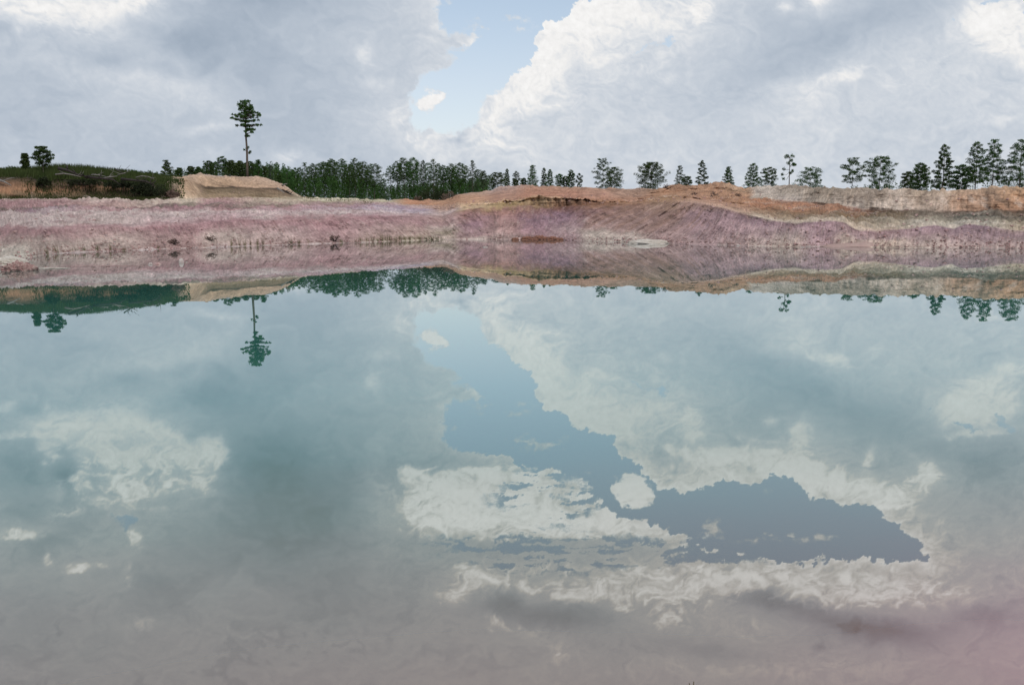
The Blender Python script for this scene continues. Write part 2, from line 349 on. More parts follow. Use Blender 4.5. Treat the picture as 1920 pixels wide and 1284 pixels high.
    o = mesh_obj('sky', verts, faces, m.m, smooth=True)
    ca = o.data.color_attributes.new('cloud', 'FLOAT_COLOR', 'POINT')
    arr = np.stack([L/2, blue, np.zeros_like(L), np.ones_like(L)], -1).reshape(-1).astype(np.float32)
    ca.data.foreach_set('color', arr)
    tag(o, kind='structure')
build_sky()

# ------------------------------------------------------------------ quarry terrain
def zero_line(pts):          # shoreline: depth from the water plane
    out = []
    for x, y in pts:
        a, b = ray(x, y); out.append((x, y, -H/b))
    return out
LINES = [
 zero_line([(-100, 520), (-20, 509), (12, 496), (50, 484), (90, 477), (130, 474), (250, 469.5), (330, 466), (400, 464), (500, 460), (600, 457), (700, 454), (800, 450), (835, 449), (900, 449), (1000, 449), (1100, 451.5), (1200, 455), (1300, 458), (1400, 461), (1500, 463), (1560, 462), (1700, 465), (1800, 464), (1920, 466), (2050, 468)]),
 [(-100, 432, 88), (0, 430, 90), (130, 430, 94), (250, 425, 100), (330, 422, 104), (400, 417, 108), (500, 413, 115), (600, 409, 125), (700, 405, 141), (790, 406, 155), (830, 412, 160), (850, 401, 163), (880, 392, 164), (950, 386, 165), (1000, 386, 165), (1025, 391, 165), (1050, 389, 165), (1100, 386, 164), (1160, 386, 161), (1220, 380, 154), (1270, 376, 148), (1313, 382, 140), (1350, 389, 133), (1400, 402, 124), (1440, 412, 118), (1490, 420, 114), (1510, 417, 113), (1560, 414, 113), (1585, 418, 113), (1605, 432, 112), (1645, 434, 112), (1700, 429, 112), (1750, 422, 113), (1788, 429, 112), (1810, 420, 113), (1850, 423, 113), (1890, 431, 112), (1920, 433, 112), (2050, 430, 112)],
 [(-100, 392, 118), (0, 392, 120), (150, 390, 122), (300, 388, 126), (430, 386, 136), (560, 386, 148), (640, 388, 160), (700, 388, 168), (800, 391, 174), (838, 393, 174), (860, 387, 168), (900, 384, 167), (930, 380, 167), (960, 376, 167), (1000, 372, 167), (1035, 370, 167), (1080, 371.5, 167), (1120, 376, 166), (1170, 379, 163), (1210, 377, 158), (1250, 371, 154), (1300, 371, 151), (1350, 376, 147), (1400, 384, 141), (1500, 396, 134), (1600, 408, 130), (1700, 411, 129), (1800, 409, 129), (1920, 415, 128), (2050, 414, 128)],
 [(-100, 373, 148), (0, 371, 150), (130, 372, 151), (300, 371.5, 153), (345, 372, 156), (400, 371, 162), (500, 371, 172), (560, 372.5, 186), (600, 375, 212), (650, 376, 236), (730, 380, 240), (780, 384, 232), (830, 385, 215), (850, 382, 195), (880, 379, 180), (930, 377, 173), (1000, 371, 171), (1100, 373, 170), (1200, 374, 166), (1250, 367, 160), (1300, 364, 158), (1400, 371, 151), (1480, 377, 150), (1560, 384, 148), (1620, 391, 145), (1700, 395, 143), (1780, 396, 143), (1850, 395, 143), (1920, 395, 143), (2050, 395, 143)],
 [(-100, 336, 152), (0, 334, 154), (60, 333, 154), (82, 345, 154), (105, 335, 154), (200, 338, 155), (260, 342, 156), (330, 340, 157), (350, 335, 160), (385, 350, 166), (450, 351, 169), (520, 353, 175), (545, 362, 180), (570, 371, 196), (600, 374, 222), (650, 375, 240), (730, 377, 246), (840, 377, 232), (862, 369, 205), (900, 370, 186), (950, 364, 180), (1000, 361, 179), (1100, 363, 178), (1200, 364, 173), (1250, 360, 166), (1300, 356, 163), (1350, 353, 157), (1400, 362, 154), (1480, 362, 153.5), (1600, 366, 150), (1700, 369, 148), (1800, 368, 147), (1920, 364, 147), (2050, 364, 147)],
 [(-100, 330, 172), (0, 328, 172), (100, 324, 172), (200, 329, 172), (300, 334, 172), (340, 331, 172), (362, 328, 174), (374, 325, 175), (390, 328, 177), (430, 331, 182), (462, 332, 188), (480, 330, 190), (500, 335, 190), (530, 346, 190), (545, 356, 196), (565, 369, 214), (600, 373.5, 250), (650, 374, 255), (728, 376.5, 258), (745, 374, 252), (770, 375, 250), (785, 377, 248), (810, 376, 246), (832, 377, 238), (845, 372, 222), (860, 365, 206), (885, 362, 200), (905, 361, 196), (922, 357, 192), (938, 350, 188), (965, 350, 187), (975, 348, 186), (1000, 348, 185), (1010, 350, 185), (1038, 349, 185), (1052, 352, 185), (1100, 352, 185), (1135, 354.5, 184), (1190, 354.5, 182), (1232, 355, 178), (1245, 351, 172), (1262, 346, 169), (1275, 345, 168), (1290, 349, 168), (1320, 346, 165), (1345, 343, 162), (1365, 344, 160), (1382, 350, 159), (1398, 354, 158), (1425, 351, 158), (1457, 349, 158), (1480, 347, 158), (1500, 349, 157), (1540, 352, 157), (1580, 353, 157), (1600, 355, 157), (1617, 352.5, 156), (1640, 356, 156), (1657, 358, 155), (1693, 354, 155), (1720, 357, 155), (1758, 358, 154), (1800, 356, 154), (1860, 354, 153), (1920, 352, 153), (2050, 352, 153)],
]
# to polar: azimuth angle, radius, height
DEP = [None,
 ([-100, 0, 50, 90, 130, 250, 330, 400, 500, 600, 700, 790, 830, 850, 950, 1000, 1050, 1100, 1160, 1220, 1250, 1313, 1350, 1400, 1440, 1500, 1560, 1605, 1700, 1800, 1920, 2050], [74, 80, 88, 93, 97, 105, 111.5, 116, 125, 133, 142, 155, 160, 158, 158, 156, 152, 146, 140, 133, 128, 121, 117, 112, 109, 105, 106.5, 103.5, 99.5, 100.5, 96, 95]),
 ([830, 860, 950, 1000, 1100, 1160, 1220, 1250, 1300, 1350, 1400, 1500, 1600, 1700, 1800, 1920, 2050], [172, 164, 160, 158.5, 148.5, 144, 140, 138, 134, 130, 125, 117, 110, 105, 105, 100, 99]),
 ([-100, 300, 345, 400, 500, 560, 600, 650, 730, 780, 830, 850, 880, 930, 1000, 1100, 1200, 1250, 1300, 1350, 1400, 1480, 1560, 1620, 1700, 1780, 1850, 1920, 2050], [143, 147, 150, 158, 170, 176, 182, 190, 208, 212, 205, 190, 178, 170, 164, 154, 150, 146, 143, 140, 136, 127, 120, 114, 109, 108, 106, 104, 103]),
 ([-100, 0, 300, 350, 385, 450, 520, 545, 570, 600, 650, 730, 840, 862, 900, 950, 1000, 1100, 1200, 1250, 1300, 1350, 1400, 1480, 1600, 1700, 1800, 1920, 2050], [147, 148, 151, 155, 162, 172, 180, 184, 186, 188, 198, 218, 216, 200, 186, 180, 175, 160, 154, 150, 147, 144, 139, 130, 118, 112, 110, 107, 106]),
 ([-100, 0, 300, 340, 374, 400, 440, 500, 530, 565, 600, 650, 730, 780, 830, 860, 905, 950, 1000, 1038, 1100, 1190, 1232, 1265, 1320, 1345, 1365, 1400, 1480, 1540, 1600, 1657, 1757, 1860, 1920, 2050], [162, 163, 165, 167, 172, 177, 190, 200, 200, 198, 200, 210, 232, 236, 230, 212, 202, 203, 192, 182, 168, 161, 157, 153, 150, 147, 146, 142, 136, 128, 122, 118, 115, 112, 111, 110]),
]
for k_, dd_ in enumerate(DEP):
    if dd_: LINES[k_] = [(x, y, float(np.interp(x, *dd_)) if x >= dd_[0][0] else D) for x, y, D in LINES[k_]]
def line_polar(L):
    out = []
    for x, y, D in L:
        p = P(x, y, D)
        out.append((math.atan2(p[0], p[1]), math.hypot(p[0], p[1]), p[2]))
    out.sort()
    return np.array(out)
LP = [line_polar(L) for L in LINES]
LP[0][:, 2] = 0.0
N_LINES = 6
def line_at(k, th):
    L = LP[k]
    r = np.interp(th, L[:, 0], L[:, 1]); z = np.interp(th, L[:, 0], L[:, 2])
    out = np.clip(np.abs(th) - math.radians(31.5), 0, None)
    r = r*(1 - 0.22*sstep(0, 1.0, out)) + 3*np.sin(th*9 + k)*np.clip(out*3, 0, 1)
    return r, z
def profile(th):
    """list of radii and heights from under the water to the far plain"""
    th = np.asarray(th, float)
    R, Z = [], []
    r0, z0 = line_at(0, th)
    R += [r0 - 14, r0 - 3]; Z += [z0 - 2.6, z0 - 0.35]
    for k in range(6):
        r, z = line_at(k, th); R.append(r); Z.append(z)
    rc, zc = R[-1], Z[-1]
    sl = (zc - H)/rc
    for rr, fr in ((12, .96), (60, .90), (260, .86), (700, .72)):
        R.append(rc + rr); Z.append(H + np.maximum(sl*fr*(rc + rr), 0.0) if rr < 600 else np.full_like(rc, 15.5))
    R.append(np.full_like(rc, 5950.0)); Z.append(np.full_like(rc, 14.0))
    return np.array(R), np.array(Z)
def ground_z(X, Y):
    th = math.atan2(X, Y); R, Z = profile(np.array([th]))
    return float(np.interp(math.hypot(X, Y), R[:, 0], Z[:, 0]))

C = dict(gp=(170, 146, 140), pk=(163, 117, 124), wp=(184, 162, 164), pu=(140, 108, 128), dk=(112, 98, 90), wh=(205, 196, 184))
KEYS = [  # x, [(t, colour), ...]   t: 0 shoreline, 1 top of lower bank, 2 mid bench, 3 cliff toe, 4 cliff top, 5 skyline
 (-60, [(0, 'wh'), (.2, 'wh'), (.6, 'gp'), (.9, 'pk'), (1.05, 'pk'), (1.2, 'wp'), (1.7, 'wp'), (1.88, 'pk'), (2, 'dk'), (2.15, 'pk'), (2.7, 'pk'), (2.93, (175, 150, 140)), (3.02, (115, 98, 66)), (3.3, (160, 108, 66)), (3.7, (120, 86, 58)), (3.95, (66, 58, 42)), (5, (60, 60, 38))]),
 (30, [(0, 'wh'), (.25, (200, 188, 176)), (.5, 'gp'), (.85, 'pk'), (1.05, 'pk'), (1.2, 'wp'), (1.7, 'wp'), (1.88, (158, 120, 135)), (2, 'dk'), (2.15, 'pk'), (2.7, 'pk'), (2.93, (175, 150, 140)), (3.02, (110, 95, 64)), (3.3, (168, 114, 68)), (3.7, (122, 86, 58)), (3.95, (66, 58, 42)), (5, (60, 60, 38))]),
 (75, [(0, 'wp'), (.1, 'gp'), (.5, 'gp'), (.85, 'pk'), (1.05, 'pk'), (1.2, 'wp'), (1.7, 'wp'), (1.88, (150, 118, 140)), (2, 'dk'), (2.15, 'pk'), (2.7, 'pk'), (2.93, (175, 150, 140)), (3.02, (100, 88, 60)), (3.3, (165, 112, 66)), (3.7, (100, 76, 54)), (3.95, (56, 50, 38)), (5, (60, 60, 38))]),
 (200, [(0, 'wp'), (.06, 'gp'), (.5, (176, 150, 144)), (.85, (170, 132, 134)), (1.0, 'pk'), (1.25, (184, 160, 160)), (1.7, 'wp'), (1.88, 'pk'), (2, 'dk'), (2.15, (172, 130, 126)), (2.7, (180, 152, 148)), (2.95, (180, 160, 146)), (3.02, (84, 74, 46)), (3.3, (104, 80, 50)), (3.55, (140, 98, 62)), (3.75, (72, 58, 42)), (4, (40, 38, 32)), (5, (60, 60, 38))]),
 (306, [(0, 'wp'), (.06, (165, 130, 128)), (.5, (165, 128, 128)), (.9, (152, 104, 114)), (1.0, 'pk'), (1.25, (180, 150, 156)), (1.6, 'wp'), (1.88, (155, 105, 118)), (2, 'dk'), (2.2, (172, 146, 136)), (2.7, (186, 164, 150)), (2.95, (186, 164, 150)), (3.02, (96, 84, 62)), (3.3, (84, 72, 56)), (3.7, (70, 62, 50)), (4, (80, 70, 60)), (5, (80, 74, 52))]),
 (330, [(0, 'wp'), (.06, (160, 122, 122)), (.5, (160, 124, 124)), (.9, (152, 104, 114)), (1.0, 'pk'), (1.25, (180, 150, 156)), (1.6, 'wp'), (1.88, (155, 105, 118)), (2, 'dk'), (2.2, (174, 150, 136)), (2.95, (188, 166, 148)), (3.05, (150, 122, 98)), (3.5, (120, 98, 80)), (4, (160, 134, 112)), (5, (130, 112, 84))]),
 (348, [(0, 'wp'), (.06, (160, 122, 122)), (.5, (160, 120, 122)), (.9, (150, 104, 114)), (1.0, 'pk'), (1.25, (180, 150, 156)), (1.6, 'wp'), (1.88, (155, 108, 120)), (2, (120, 108, 92)), (2.2, (176, 156, 136)), (2.7, (190, 170, 146)), (3.0, (190, 160, 130)), (3.3, (178, 142, 108)), (4, (174, 138, 106)), (5, (174, 142, 122))]),
 (400, [(0, 'wp'), (.06, (172, 144, 138)), (.5, (176, 152, 146)), (.85, 'pk'), (1.0, (156, 108, 118)), (1.25, (176, 140, 148)), (1.6, 'wp'), (1.85, 'pk'), (2, (125, 105, 98)), (2.2, 'pk'), (2.8, (176, 130, 130)), (2.97, (185, 150, 134)), (3.05, (140, 114, 82)), (3.7, (122, 98, 68)), (3.93, (74, 58, 44)), (4.06, (176, 136, 98)), (4.6, (180, 142, 108)), (5, (174, 146, 128))]),
 (520, [(0, 'wp'), (.06, (170, 138, 136)), (.5, (172, 142, 142)), (.85, (160, 116, 124)), (1.0, 'pk'), (1.25, (182, 158, 162)), (1.6, (176, 140, 150)), (1.9, 'pk'), (2.05, (125, 112, 96)), (2.3, (172, 150, 132)), (2.9, (188, 168, 140)), (3.05, (130, 106, 74)), (3.7, (120, 92, 64)), (3.93, (74, 60, 48)), (4.06, (184, 142, 108)), (5, (180, 148, 126))]),
 (620, [(0, 'wp'), (.06, (160, 124, 126)), (.5, (162, 120, 126)), (.85, (156, 108, 118)), (1.0, 'pk'), (1.3, 'wp'), (1.7, (172, 146, 164)), (2, (168, 124, 134)), (2.35, (150, 120, 118)), (2.6, (140, 126, 98)), (2.85, (176, 162, 132)), (3.0, (196, 186, 160)), (5, (186, 180, 152))]),
 (720, [(0, (180, 160, 150)), (.06, (150, 124, 110)), (.3, (165, 132, 130)), (.7, (166, 128, 132)), (.9, (152, 106, 116)), (1.05, (170, 126, 136)), (1.3, (186, 164, 170)), (1.7, (168, 146, 164)), (2, (150, 128, 158)), (2.4, (172, 140, 150)), (2.8, (168, 134, 138)), (3.0, (178, 150, 130)), (3.4, (170, 160, 130)), (5, (170, 156, 128))]),
 (775, [(0, (178, 160, 140)), (.06, (140, 122, 96)), (.3, (165, 136, 128)), (.8, (158, 114, 122)), (1.05, (170, 130, 136)), (1.4, (182, 160, 172)), (1.8, (152, 130, 160)), (2.1, (176, 142, 146)), (2.6, (172, 138, 130)), (2.85, (182, 134, 100)), (3.0, (184, 118, 72)), (5, (178, 116, 76))]),
 (838, [(0, (186, 168, 158)), (.15, (176, 152, 144)), (.35, (140, 126, 106)), (.5, (178, 156, 150)), (.8, (160, 124, 128)), (1.05, (168, 130, 128)), (1.5, (176, 150, 150)), (2.1, (172, 128, 110)), (3, (176, 120, 80)), (5, (172, 122, 86))]),
 (880, [(0, (176, 156, 150)), (.15, (160, 124, 128)), (.5, (146, 106, 122)), (.85, (146, 100, 98)), (1.0, (150, 108, 84)), (1.1, (186, 150, 110)), (2, (196, 158, 112)), (3, (186, 132, 92)), (4, (180, 126, 88)), (5, (168, 134, 118))]),
 (950, [(0, (168, 138, 136)), (.3, (162, 122, 122)), (.7, (154, 108, 108)), (.93, (148, 100, 90)), (1.05, (160, 128, 72)), (1.8, (172, 138, 80)), (2, (200, 160, 108)), (2.3, (176, 122, 92)), (4, (168, 116, 92)), (5, (160, 134, 130))]),
 (1000, [(0, (160, 122, 124)), (.3, (154, 112, 124)), (.7, (142, 104, 124)), (.93, (136, 92, 92)), (1.05, (148, 112, 74)), (1.8, (166, 132, 86)), (2, (198, 154, 104)), (2.3, (176, 112, 80)), (4, (176, 112, 80)), (5, (166, 122, 98))]),
 (1060, [(0, (158, 118, 130)), (.3, (162, 130, 136)), (.7, (140, 102, 122)), (.93, (132, 86, 84)), (1.05, (126, 80, 56)), (1.8, (148, 108, 76)), (2, (186, 136, 88)), (2.3, (176, 116, 84)), (4, (176, 112, 82)), (5, (170, 124, 96))]),
 (1120, [(0, (182, 164, 154)), (.2, (178, 160, 150)), (.45, (166, 130, 128)), (.8, (148, 104, 104)), (1, (128, 84, 56)), (1.7, (132, 84, 54)), (2, (182, 122, 74)), (2.3, (176, 116, 84)), (4, (172, 118, 94)), (5, (172, 126, 98))]),
 (1180, [(0, (178, 160, 152)), (.15, (174, 152, 144)), (.35, (160, 122, 120)), (.8, (148, 104, 94)), (1, (146, 98, 72)), (1.7, (156, 108, 70)), (2, (176, 116, 66)), (2.4, (170, 112, 78)), (4, (162, 120, 98)), (5, (164, 126, 106))]),
 (1245, [(0, (168, 130, 134)), (.3, (160, 120, 122)), (.7, (150, 106, 100)), (1, (158, 114, 80)), (2, (170, 122, 76)), (3, (172, 120, 80)), (4, (168, 114, 74)), (5, (148, 108, 80))]),
 (1320, [(0, (170, 134, 140)), (.4, (166, 124, 140)), (.8, (150, 108, 126)), (.94, (168, 124, 118)), (1.08, (186, 140, 116)), (1.6, (180, 128, 100)), (2.2, (172, 118, 84)), (3, (176, 122, 84)), (5, (168, 118, 82))]),
 (1390, [(0, (172, 140, 142)), (.4, (160, 122, 134)), (.85, (134, 96, 116)), (.94, (136, 96, 110)), (1.04, (188, 148, 124)), (1.5, (178, 128, 98)), (2, (170, 114, 72)), (3, (172, 118, 78)), (3.8, (176, 126, 88)), (4.4, (182, 140, 104)), (5, (182, 128, 86))]),
 (1425, [(0, (176, 152, 146)), (.4, (162, 128, 136)), (.85, (132, 94, 120)), (.95, (134, 96, 116)), (1.03, (194, 172, 150)), (1.25, (170, 134, 104)), (1.7, (150, 104, 66)), (2.2, (178, 112, 68)), (2.85, (178, 116, 74)), (3.05, (190, 170, 154)), (4, (182, 164, 154)), (5, (190, 172, 162))]),
 (1480, [(0, (182, 158, 146)), (.4, (174, 152, 146)), (.8, (150, 118, 130)), (.95, (134, 96, 114)), (1.04, (190, 168, 150)), (1.35, (158, 132, 104)), (1.8, (140, 104, 70)), (2.3, (176, 112, 70)), (2.85, (174, 112, 74)), (3.1, (182, 164, 156)), (4, (156, 140, 128)), (5, (158, 136, 120))]),
 (1540, [(0, (156, 122, 134)), (.5, (144, 108, 128)), (.95, (132, 94, 118)), (1.06, (194, 172, 152)), (1.4, (160, 136, 112)), (1.8, (130, 102, 72)), (2.3, (160, 106, 70)), (2.85, (166, 108, 74)), (3.1, (166, 148, 134)), (4, (150, 130, 114)), (5, (146, 128, 110))]),
 (1600, [(0, (188, 162, 144)), (.3, (184, 158, 144)), (.6, (156, 122, 130)), (.95, (146, 106, 118)), (1.06, (194, 170, 148)), (1.5, (160, 138, 112)), (2, (116, 94, 64)), (2.4, (140, 98, 64)), (2.8, (150, 92, 62)), (3.1, (186, 166, 154)), (4, (156, 134, 118)), (5, (156, 136, 118))]),
 (1660, [(0, (190, 164, 146)), (.35, (190, 164, 146)), (.55, (160, 128, 132)), (.95, (140, 98, 112)), (1.08, (190, 162, 140)), (1.5, (168, 150, 128)), (2, (128, 114, 92)), (2.5, (118, 96, 70)), (2.9, (104, 70, 50)), (3.1, (192, 170, 156)), (4, (178, 154, 138)), (5, (176, 154, 138))]),
 (1740, [(0, (178, 156, 148)), (.3, (164, 138, 138)), (.75, (148, 112, 128)), (.95, (128, 92, 116)), (1.06, (184, 166, 150)), (1.5, (176, 164, 150)), (2, (150, 138, 120)), (2.6, (126, 112, 98)), (2.9, (108, 92, 78)), (3.1, (194, 166, 148)), (4, (184, 154, 132)), (5, (180, 152, 126))]),
 (1820, [(0, (176, 150, 146)), (.4, (154, 122, 132)), (.8, (130, 96, 118)), (.95, (120, 88, 112)), (1.06, (184, 168, 154)), (1.4, (172, 164, 152)), (1.8, (150, 140, 124)), (2.3, (84, 82, 76)), (2.7, (112, 100, 86)), (2.92, (88, 60, 48)), (3.1, (178, 130, 96)), (4, (176, 132, 100)), (5, (184, 146, 112))]),
 (1930, [(0, (176, 148, 146)), (.4, (164, 134, 138)), (.8, (138, 104, 120)), (.95, (150, 118, 122)), (1.06, (186, 164, 142)), (1.4, (170, 148, 122)), (1.8, (150, 134, 112)), (2.3, (96, 86, 74)), (2.7, (120, 98, 78)), (2.92, (94, 66, 50)), (3.1, (182, 126, 84)), (4, (184, 132, 86)), (5, (186, 140, 92))]),
 (2050, [(0, (176, 148, 146)), (.8, (138, 104, 120)), (1.06, (186, 164, 142)), (1.8, (150, 134, 112)), (2.92, (94, 66, 50)), (3.1, (182, 126, 84)), (5, (186, 140, 92))]),
]
ALB = 1.0
def build_terrain():
    thf = np.radians(np.arange(-33, 33.01, 0.055)); tho = np.radians(np.arange(33.5, 92.1, 0.6))
    th = np.concatenate([-tho[::-1], thf, tho])
    R, Z = profile(th)                                    # 13 rows
    sub = [4, 4, 44, 34, 22, 34, 22, 6, 5, 6, 6, 8]
    rows_r, rows_z, T = [], [], []
    for k, n in enumerate(sub):
        for i in range(n):
            f = i/n
            if k in (0, 1, 11): g = f
            elif k == 2:  g = f                                        # lower bank
            elif k == 5:  g = f
            else: g = f
            rr = R[k]*(1-g) + R[k+1]*g
            # benches sag a little, cliffs bulge
            e = f
            if k == 3: e = f**0.9
            if k == 5: e = f**0.82
            if k == 2: e = f**1.12
            if k == 6: e = math.sin(f*math.pi/2)**1.0*0.55 + f*0.45
            rows_r.append(rr); rows_z.append(Z[k]*(1-e) + Z[k+1]*e); T.append(k - 2 + f)
    rows_r.append(R[-1]); rows_z.append(Z[-1]); T.append(float(len(sub) - 2))
    rr = np.array(rows_r); zz = np.array(rows_z); T = np.array(T)
    nr, nc = rr.shape
    TH = np.broadcast_to(th, rr.shape); TT = np.broadcast_to(T[:, None], rr.shape)
    u = TH*150.0
    dl = np.zeros_like(rr); dl[1:] = np.hypot(np.diff(rr, axis=0), np.diff(zz, axis=0)); v = np.cumsum(dl, axis=0)
    vz = zz*1.0
    # displacement
    face = sstep(-.05, .1, TT)*sstep(1.06, .9, TT)
    cliff = sstep(2.95, 3.1, TT)*sstep(4.3, 3.9, TT)
    ctr = sstep(-2, 6, u)*sstep(48, 40, u)
    strip = sstep(1.0, 1.1, TT)*sstep(2.05, 1.95, TT)*sstep(-20, -12, u)*sstep(44, 34, u)
    bench = sstep(1.0, 1.2, TT)*sstep(3.0, 2.8, TT)*(1 - strip)
    top = sstep(4.0, 4.3, TT)*sstep(7.5, 5.2, TT)
    skew = np.interp(u, [-80, -45, -25, -10, 0, 12, 20, 28, 36, 50, 80], [.3, .6, 1.2, .9, -.3, -.8, -1.8, -1.8, -.8, -.2, -.2])
    rill = fbm((u + skew*vz)/1.3, vz*0.10 + 3, 4, 301, 0.6)
    rill2 = fbm((u + skew*vz)/5.0, vz*0.12, 3, 311, 0.5)
    lump = fbm(u/3.0, v/3.0, 5, 321, 0.55); big = fbm(u/14.0, v/14.0, 3, 331)
    fine = fbm(u/0.7, v/0.7, 3, 341, 0.6)
    layer = fbm(u/9.0, vz*2.2, 4, 351, 0.6)
    vr = fbm(u/1.7, vz*0.05, 4, 361, 0.62, True)
    gul = np.abs(fbm((u + skew*vz)/1.5 + 7, vz*0.16, 4, 481, .6)) + .12*(vnoise(u/5.0, vz/3.0, 91) > .5)
    dr = face*0.22*sstep(.10, .0, gul)*sstep(.02, .3, TT) + face*(0.40*rill + 0.7*rill2 + 0.30*lump + .16*fine) + cliff*(1.4*rill2 + 1.2*vr + 0.25*layer + .7*lump) + strip*(2.6*vr + .9*rill + 0.5*layer) + bench*0.7*lump + top*(1.8*rill2 + 1.3*rill + .6*lump)
    vis = sstep(900, 300, rr)
    dzv = bench*(0.55*lump + 0.28*fine + 0.5*layer) + top*(0.5*rill + 0.5*lump + 0.16*fine) + face*0.14*fine + 0.08*lump
    past = sstep(5.0, 6.2, TT)
    dzv = dzv*(1-past) + past*(0.35*lump + 0.8*big)*sstep(6000, 1500, rr)
    atshore = sstep(0.0, 0.12, np.abs(TT))
    dr = dr*atshore*vis + 0.5*rill2*(1-atshore); dzv = dzv*np.clip(atshore + 0.1, 0, 1)
    dzv = dzv*(1 - 0.72*np.exp(-((TT - 5)/0.12)**2))     # keep the skyline where it is
    dr = dr*(1 - 0.8*np.exp(-((TT - 5)/0.2)**2))
    zz2 = zz + dzv*1.12; rr2 = rr + dr*1.25
    X = rr2*np.sin(TH); Y = rr2*np.cos(TH)
    verts = np.stack([X, Y, zz2], -1).reshape(-1, 3)
    # strata colours
    kx = []; tbl = []
    tq = np.linspace(-0.2, 6.2, 641)
    for x, ks in KEYS:
        ts = [k[0] for k in ks]; cs = np.array([lin(C[k[1]] if isinstance(k[1], str) else k[1]) for k in ks])
        kx.append(math.atan(ray(x, 400)[0])); tbl.append(np.stack([np.interp(tq, ts, cs[:, i]) for i in range(3)], -1))
    tbl = np.array(tbl); kx = np.array(kx)
    thw = TH + 0.006*fbm(u/4.0, v/4.0, 4, 401) + 0.0035*fbm(u/1.2, v/1.2, 3, 402)
    tw = TT + 0.20*fbm(u/7.0, TT*3.0, 4, 411) + 0.12*fbm(u/1.2, TT*5.0, 4, 421) + 0.05*face*rill
    near_edge = np.exp(-((TT - 1.0)/0.12)**2)*(u > 20)          # the purple wall keeps its clean rim
    tw = tw*(1 - .8*near_edge) + TT*.8*near_edge
    ti = np.clip((tw + 0.2)/6.4*640, 0, 639.999); ti0 = ti.astype(int); tf = (ti - ti0)[..., None]
    xi = np.clip(np.interp(thw, kx, np.arange(len(kx))), 0, len(kx) - 1.0001); xi0 = xi.astype(int); xf = (xi - xi0)
    xf = sstep(0.15, 0.85, xf)[..., None]
    c = (tbl[xi0, ti0]*(1-tf) + tbl[xi0, ti0+1]*tf)*(1-xf) + (tbl[xi0+1, ti0]*(1-tf) + tbl[xi0+1, ti0+1]*tf)*xf
    # streaks, veins and pale clods
    st = fbm((u + skew*vz)/0.45, vz*0.5, 4, 431, 0.7)
    hb = fbm(u/16.0, v/1.1, 4, 433, 0.6)
    gr = fbm(u/0.55, v/0.4, 3, 437, 0.7)
    pale = lin((208, 192, 182)); rose = lin((158, 104, 114)); dark = lin((104, 84, 76))
    f = np.clip(sstep(.2, .55, st)*face*0.28 + sstep(.35, .7, gr)*(0.45*face + .3*bench), 0, 1)[..., None]
    c = c*(1-f) + pale*f
    left = sstep(-10, -20, u)
    f = (sstep(.05, .35, hb)*bench*left*0.5)[..., None]; c = c*(1-f) + rose*f
    f = (sstep(.1, .5, -hb)*bench*0.32)[..., None]; c = c*(1-f) + pale*f
    f = np.clip(sstep(.25, .6, -gr)*0.45*(face + bench + cliff + top) + sstep(.3, .6, -st)*0.35*(face + cliff), 0, .7)[..., None]; c = c*(1-f) + dark*f*0.9
    # wetness line and pale salt line at the water
    f = (np.exp(-((TT - 0.02)/0.014)**2)*sstep(.0, .4, fbm(u/3.0, u*0, 3, 441)))[..., None]*0.6; c = c*(1-f) + lin((206, 190, 178))*f
    f = (np.exp(-((TT - 0.10)/0.035)**2)*sstep(-.1, .3, fbm(u/2.0, TT*6, 3, 443)))[..., None]*0.45; c = c*(1-f) + lin((96, 74, 66))*f
    # rusty crust heap at the centre toe
    # olive plains behind
    pl = sstep(5.4, 6.0, tw)[..., None]; c = c*(1-pl) + np.array([0.07, 0.075, 0.035])*pl
    stk = fbm((u + skew*vz)/1.1, vz*0.15, 4, 471, .65)
    f = (sstep(8, 16, u)*sstep(36, 30, u)*face*sstep(-.05, .35, stk)*sstep(.1, .5, TT)*.6)[..., None]; c = c*(1-f) + lin((136, 90, 66))*f
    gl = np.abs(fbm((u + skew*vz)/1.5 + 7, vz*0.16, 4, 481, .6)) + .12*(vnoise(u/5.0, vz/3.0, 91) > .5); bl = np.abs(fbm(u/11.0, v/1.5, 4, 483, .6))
    f = (sstep(.06, .0, gl)*.34*face*sstep(.02, .2, TT) + sstep(.035, .0, bl)*.5*bench)[..., None]; c = c*(1-f) + lin((118, 92, 84))*f  # dark sediment plus shade painted into the colour along gullies; dark bench cracks
    f = (.25*sstep(10, 24, u)*face)[..., None]; c = c*(1-f) + lin((164, 136, 130))*f
    lum = (c @ np.array([.3, .55, .15]))[..., None]
    c = (lum + (c - lum)*0.62)*np.array([1.16, 1.125, 1.035])
    mot = fbm(u/2.2, v/1.6, 5, 451, 0.62); mot2 = fbm(u/6.0, v/3.0, 4, 453, .6)
    c = c*(1 + 0.50*mot + 0.34*mot2)[..., None]
    rg = sstep(44, 58, u)*sstep(3.0, 3.15, TT)*sstep(5.3, 5.0, TT)
    pt = fbm((u + 0.9*vz)/2.6, vz/2.4, 5, 461, .6); vn = np.abs(fbm((u - 0.7*vz)/3.2, vz/2.8, 4, 463, .6))
    f = (rg*sstep(.08, .35, pt)*.6)[..., None]; c = c*(1-f) + lin((212, 192, 176))*f
    f = (rg*sstep(.1, .4, -pt)*.55)[..., None]; c = c*(1-f) + lin((120, 104, 90))*f
    f = (rg*sstep(.05, .0, vn)*.5)[..., None]; c = c*(1-f) + lin((92, 76, 66))*f
    c = c*(1 + .14*sstep(0, 14, u)*face[...])[..., None]
    c = np.clip(c*ALB, 0.01, .9)
    m = NT('quarry_earth')
    col = m.n('ShaderNodeAttribute', attribute_name='strata').outputs[0]
    uv = m.n('ShaderNodeUVMap', uv_map='path').outputs[0]
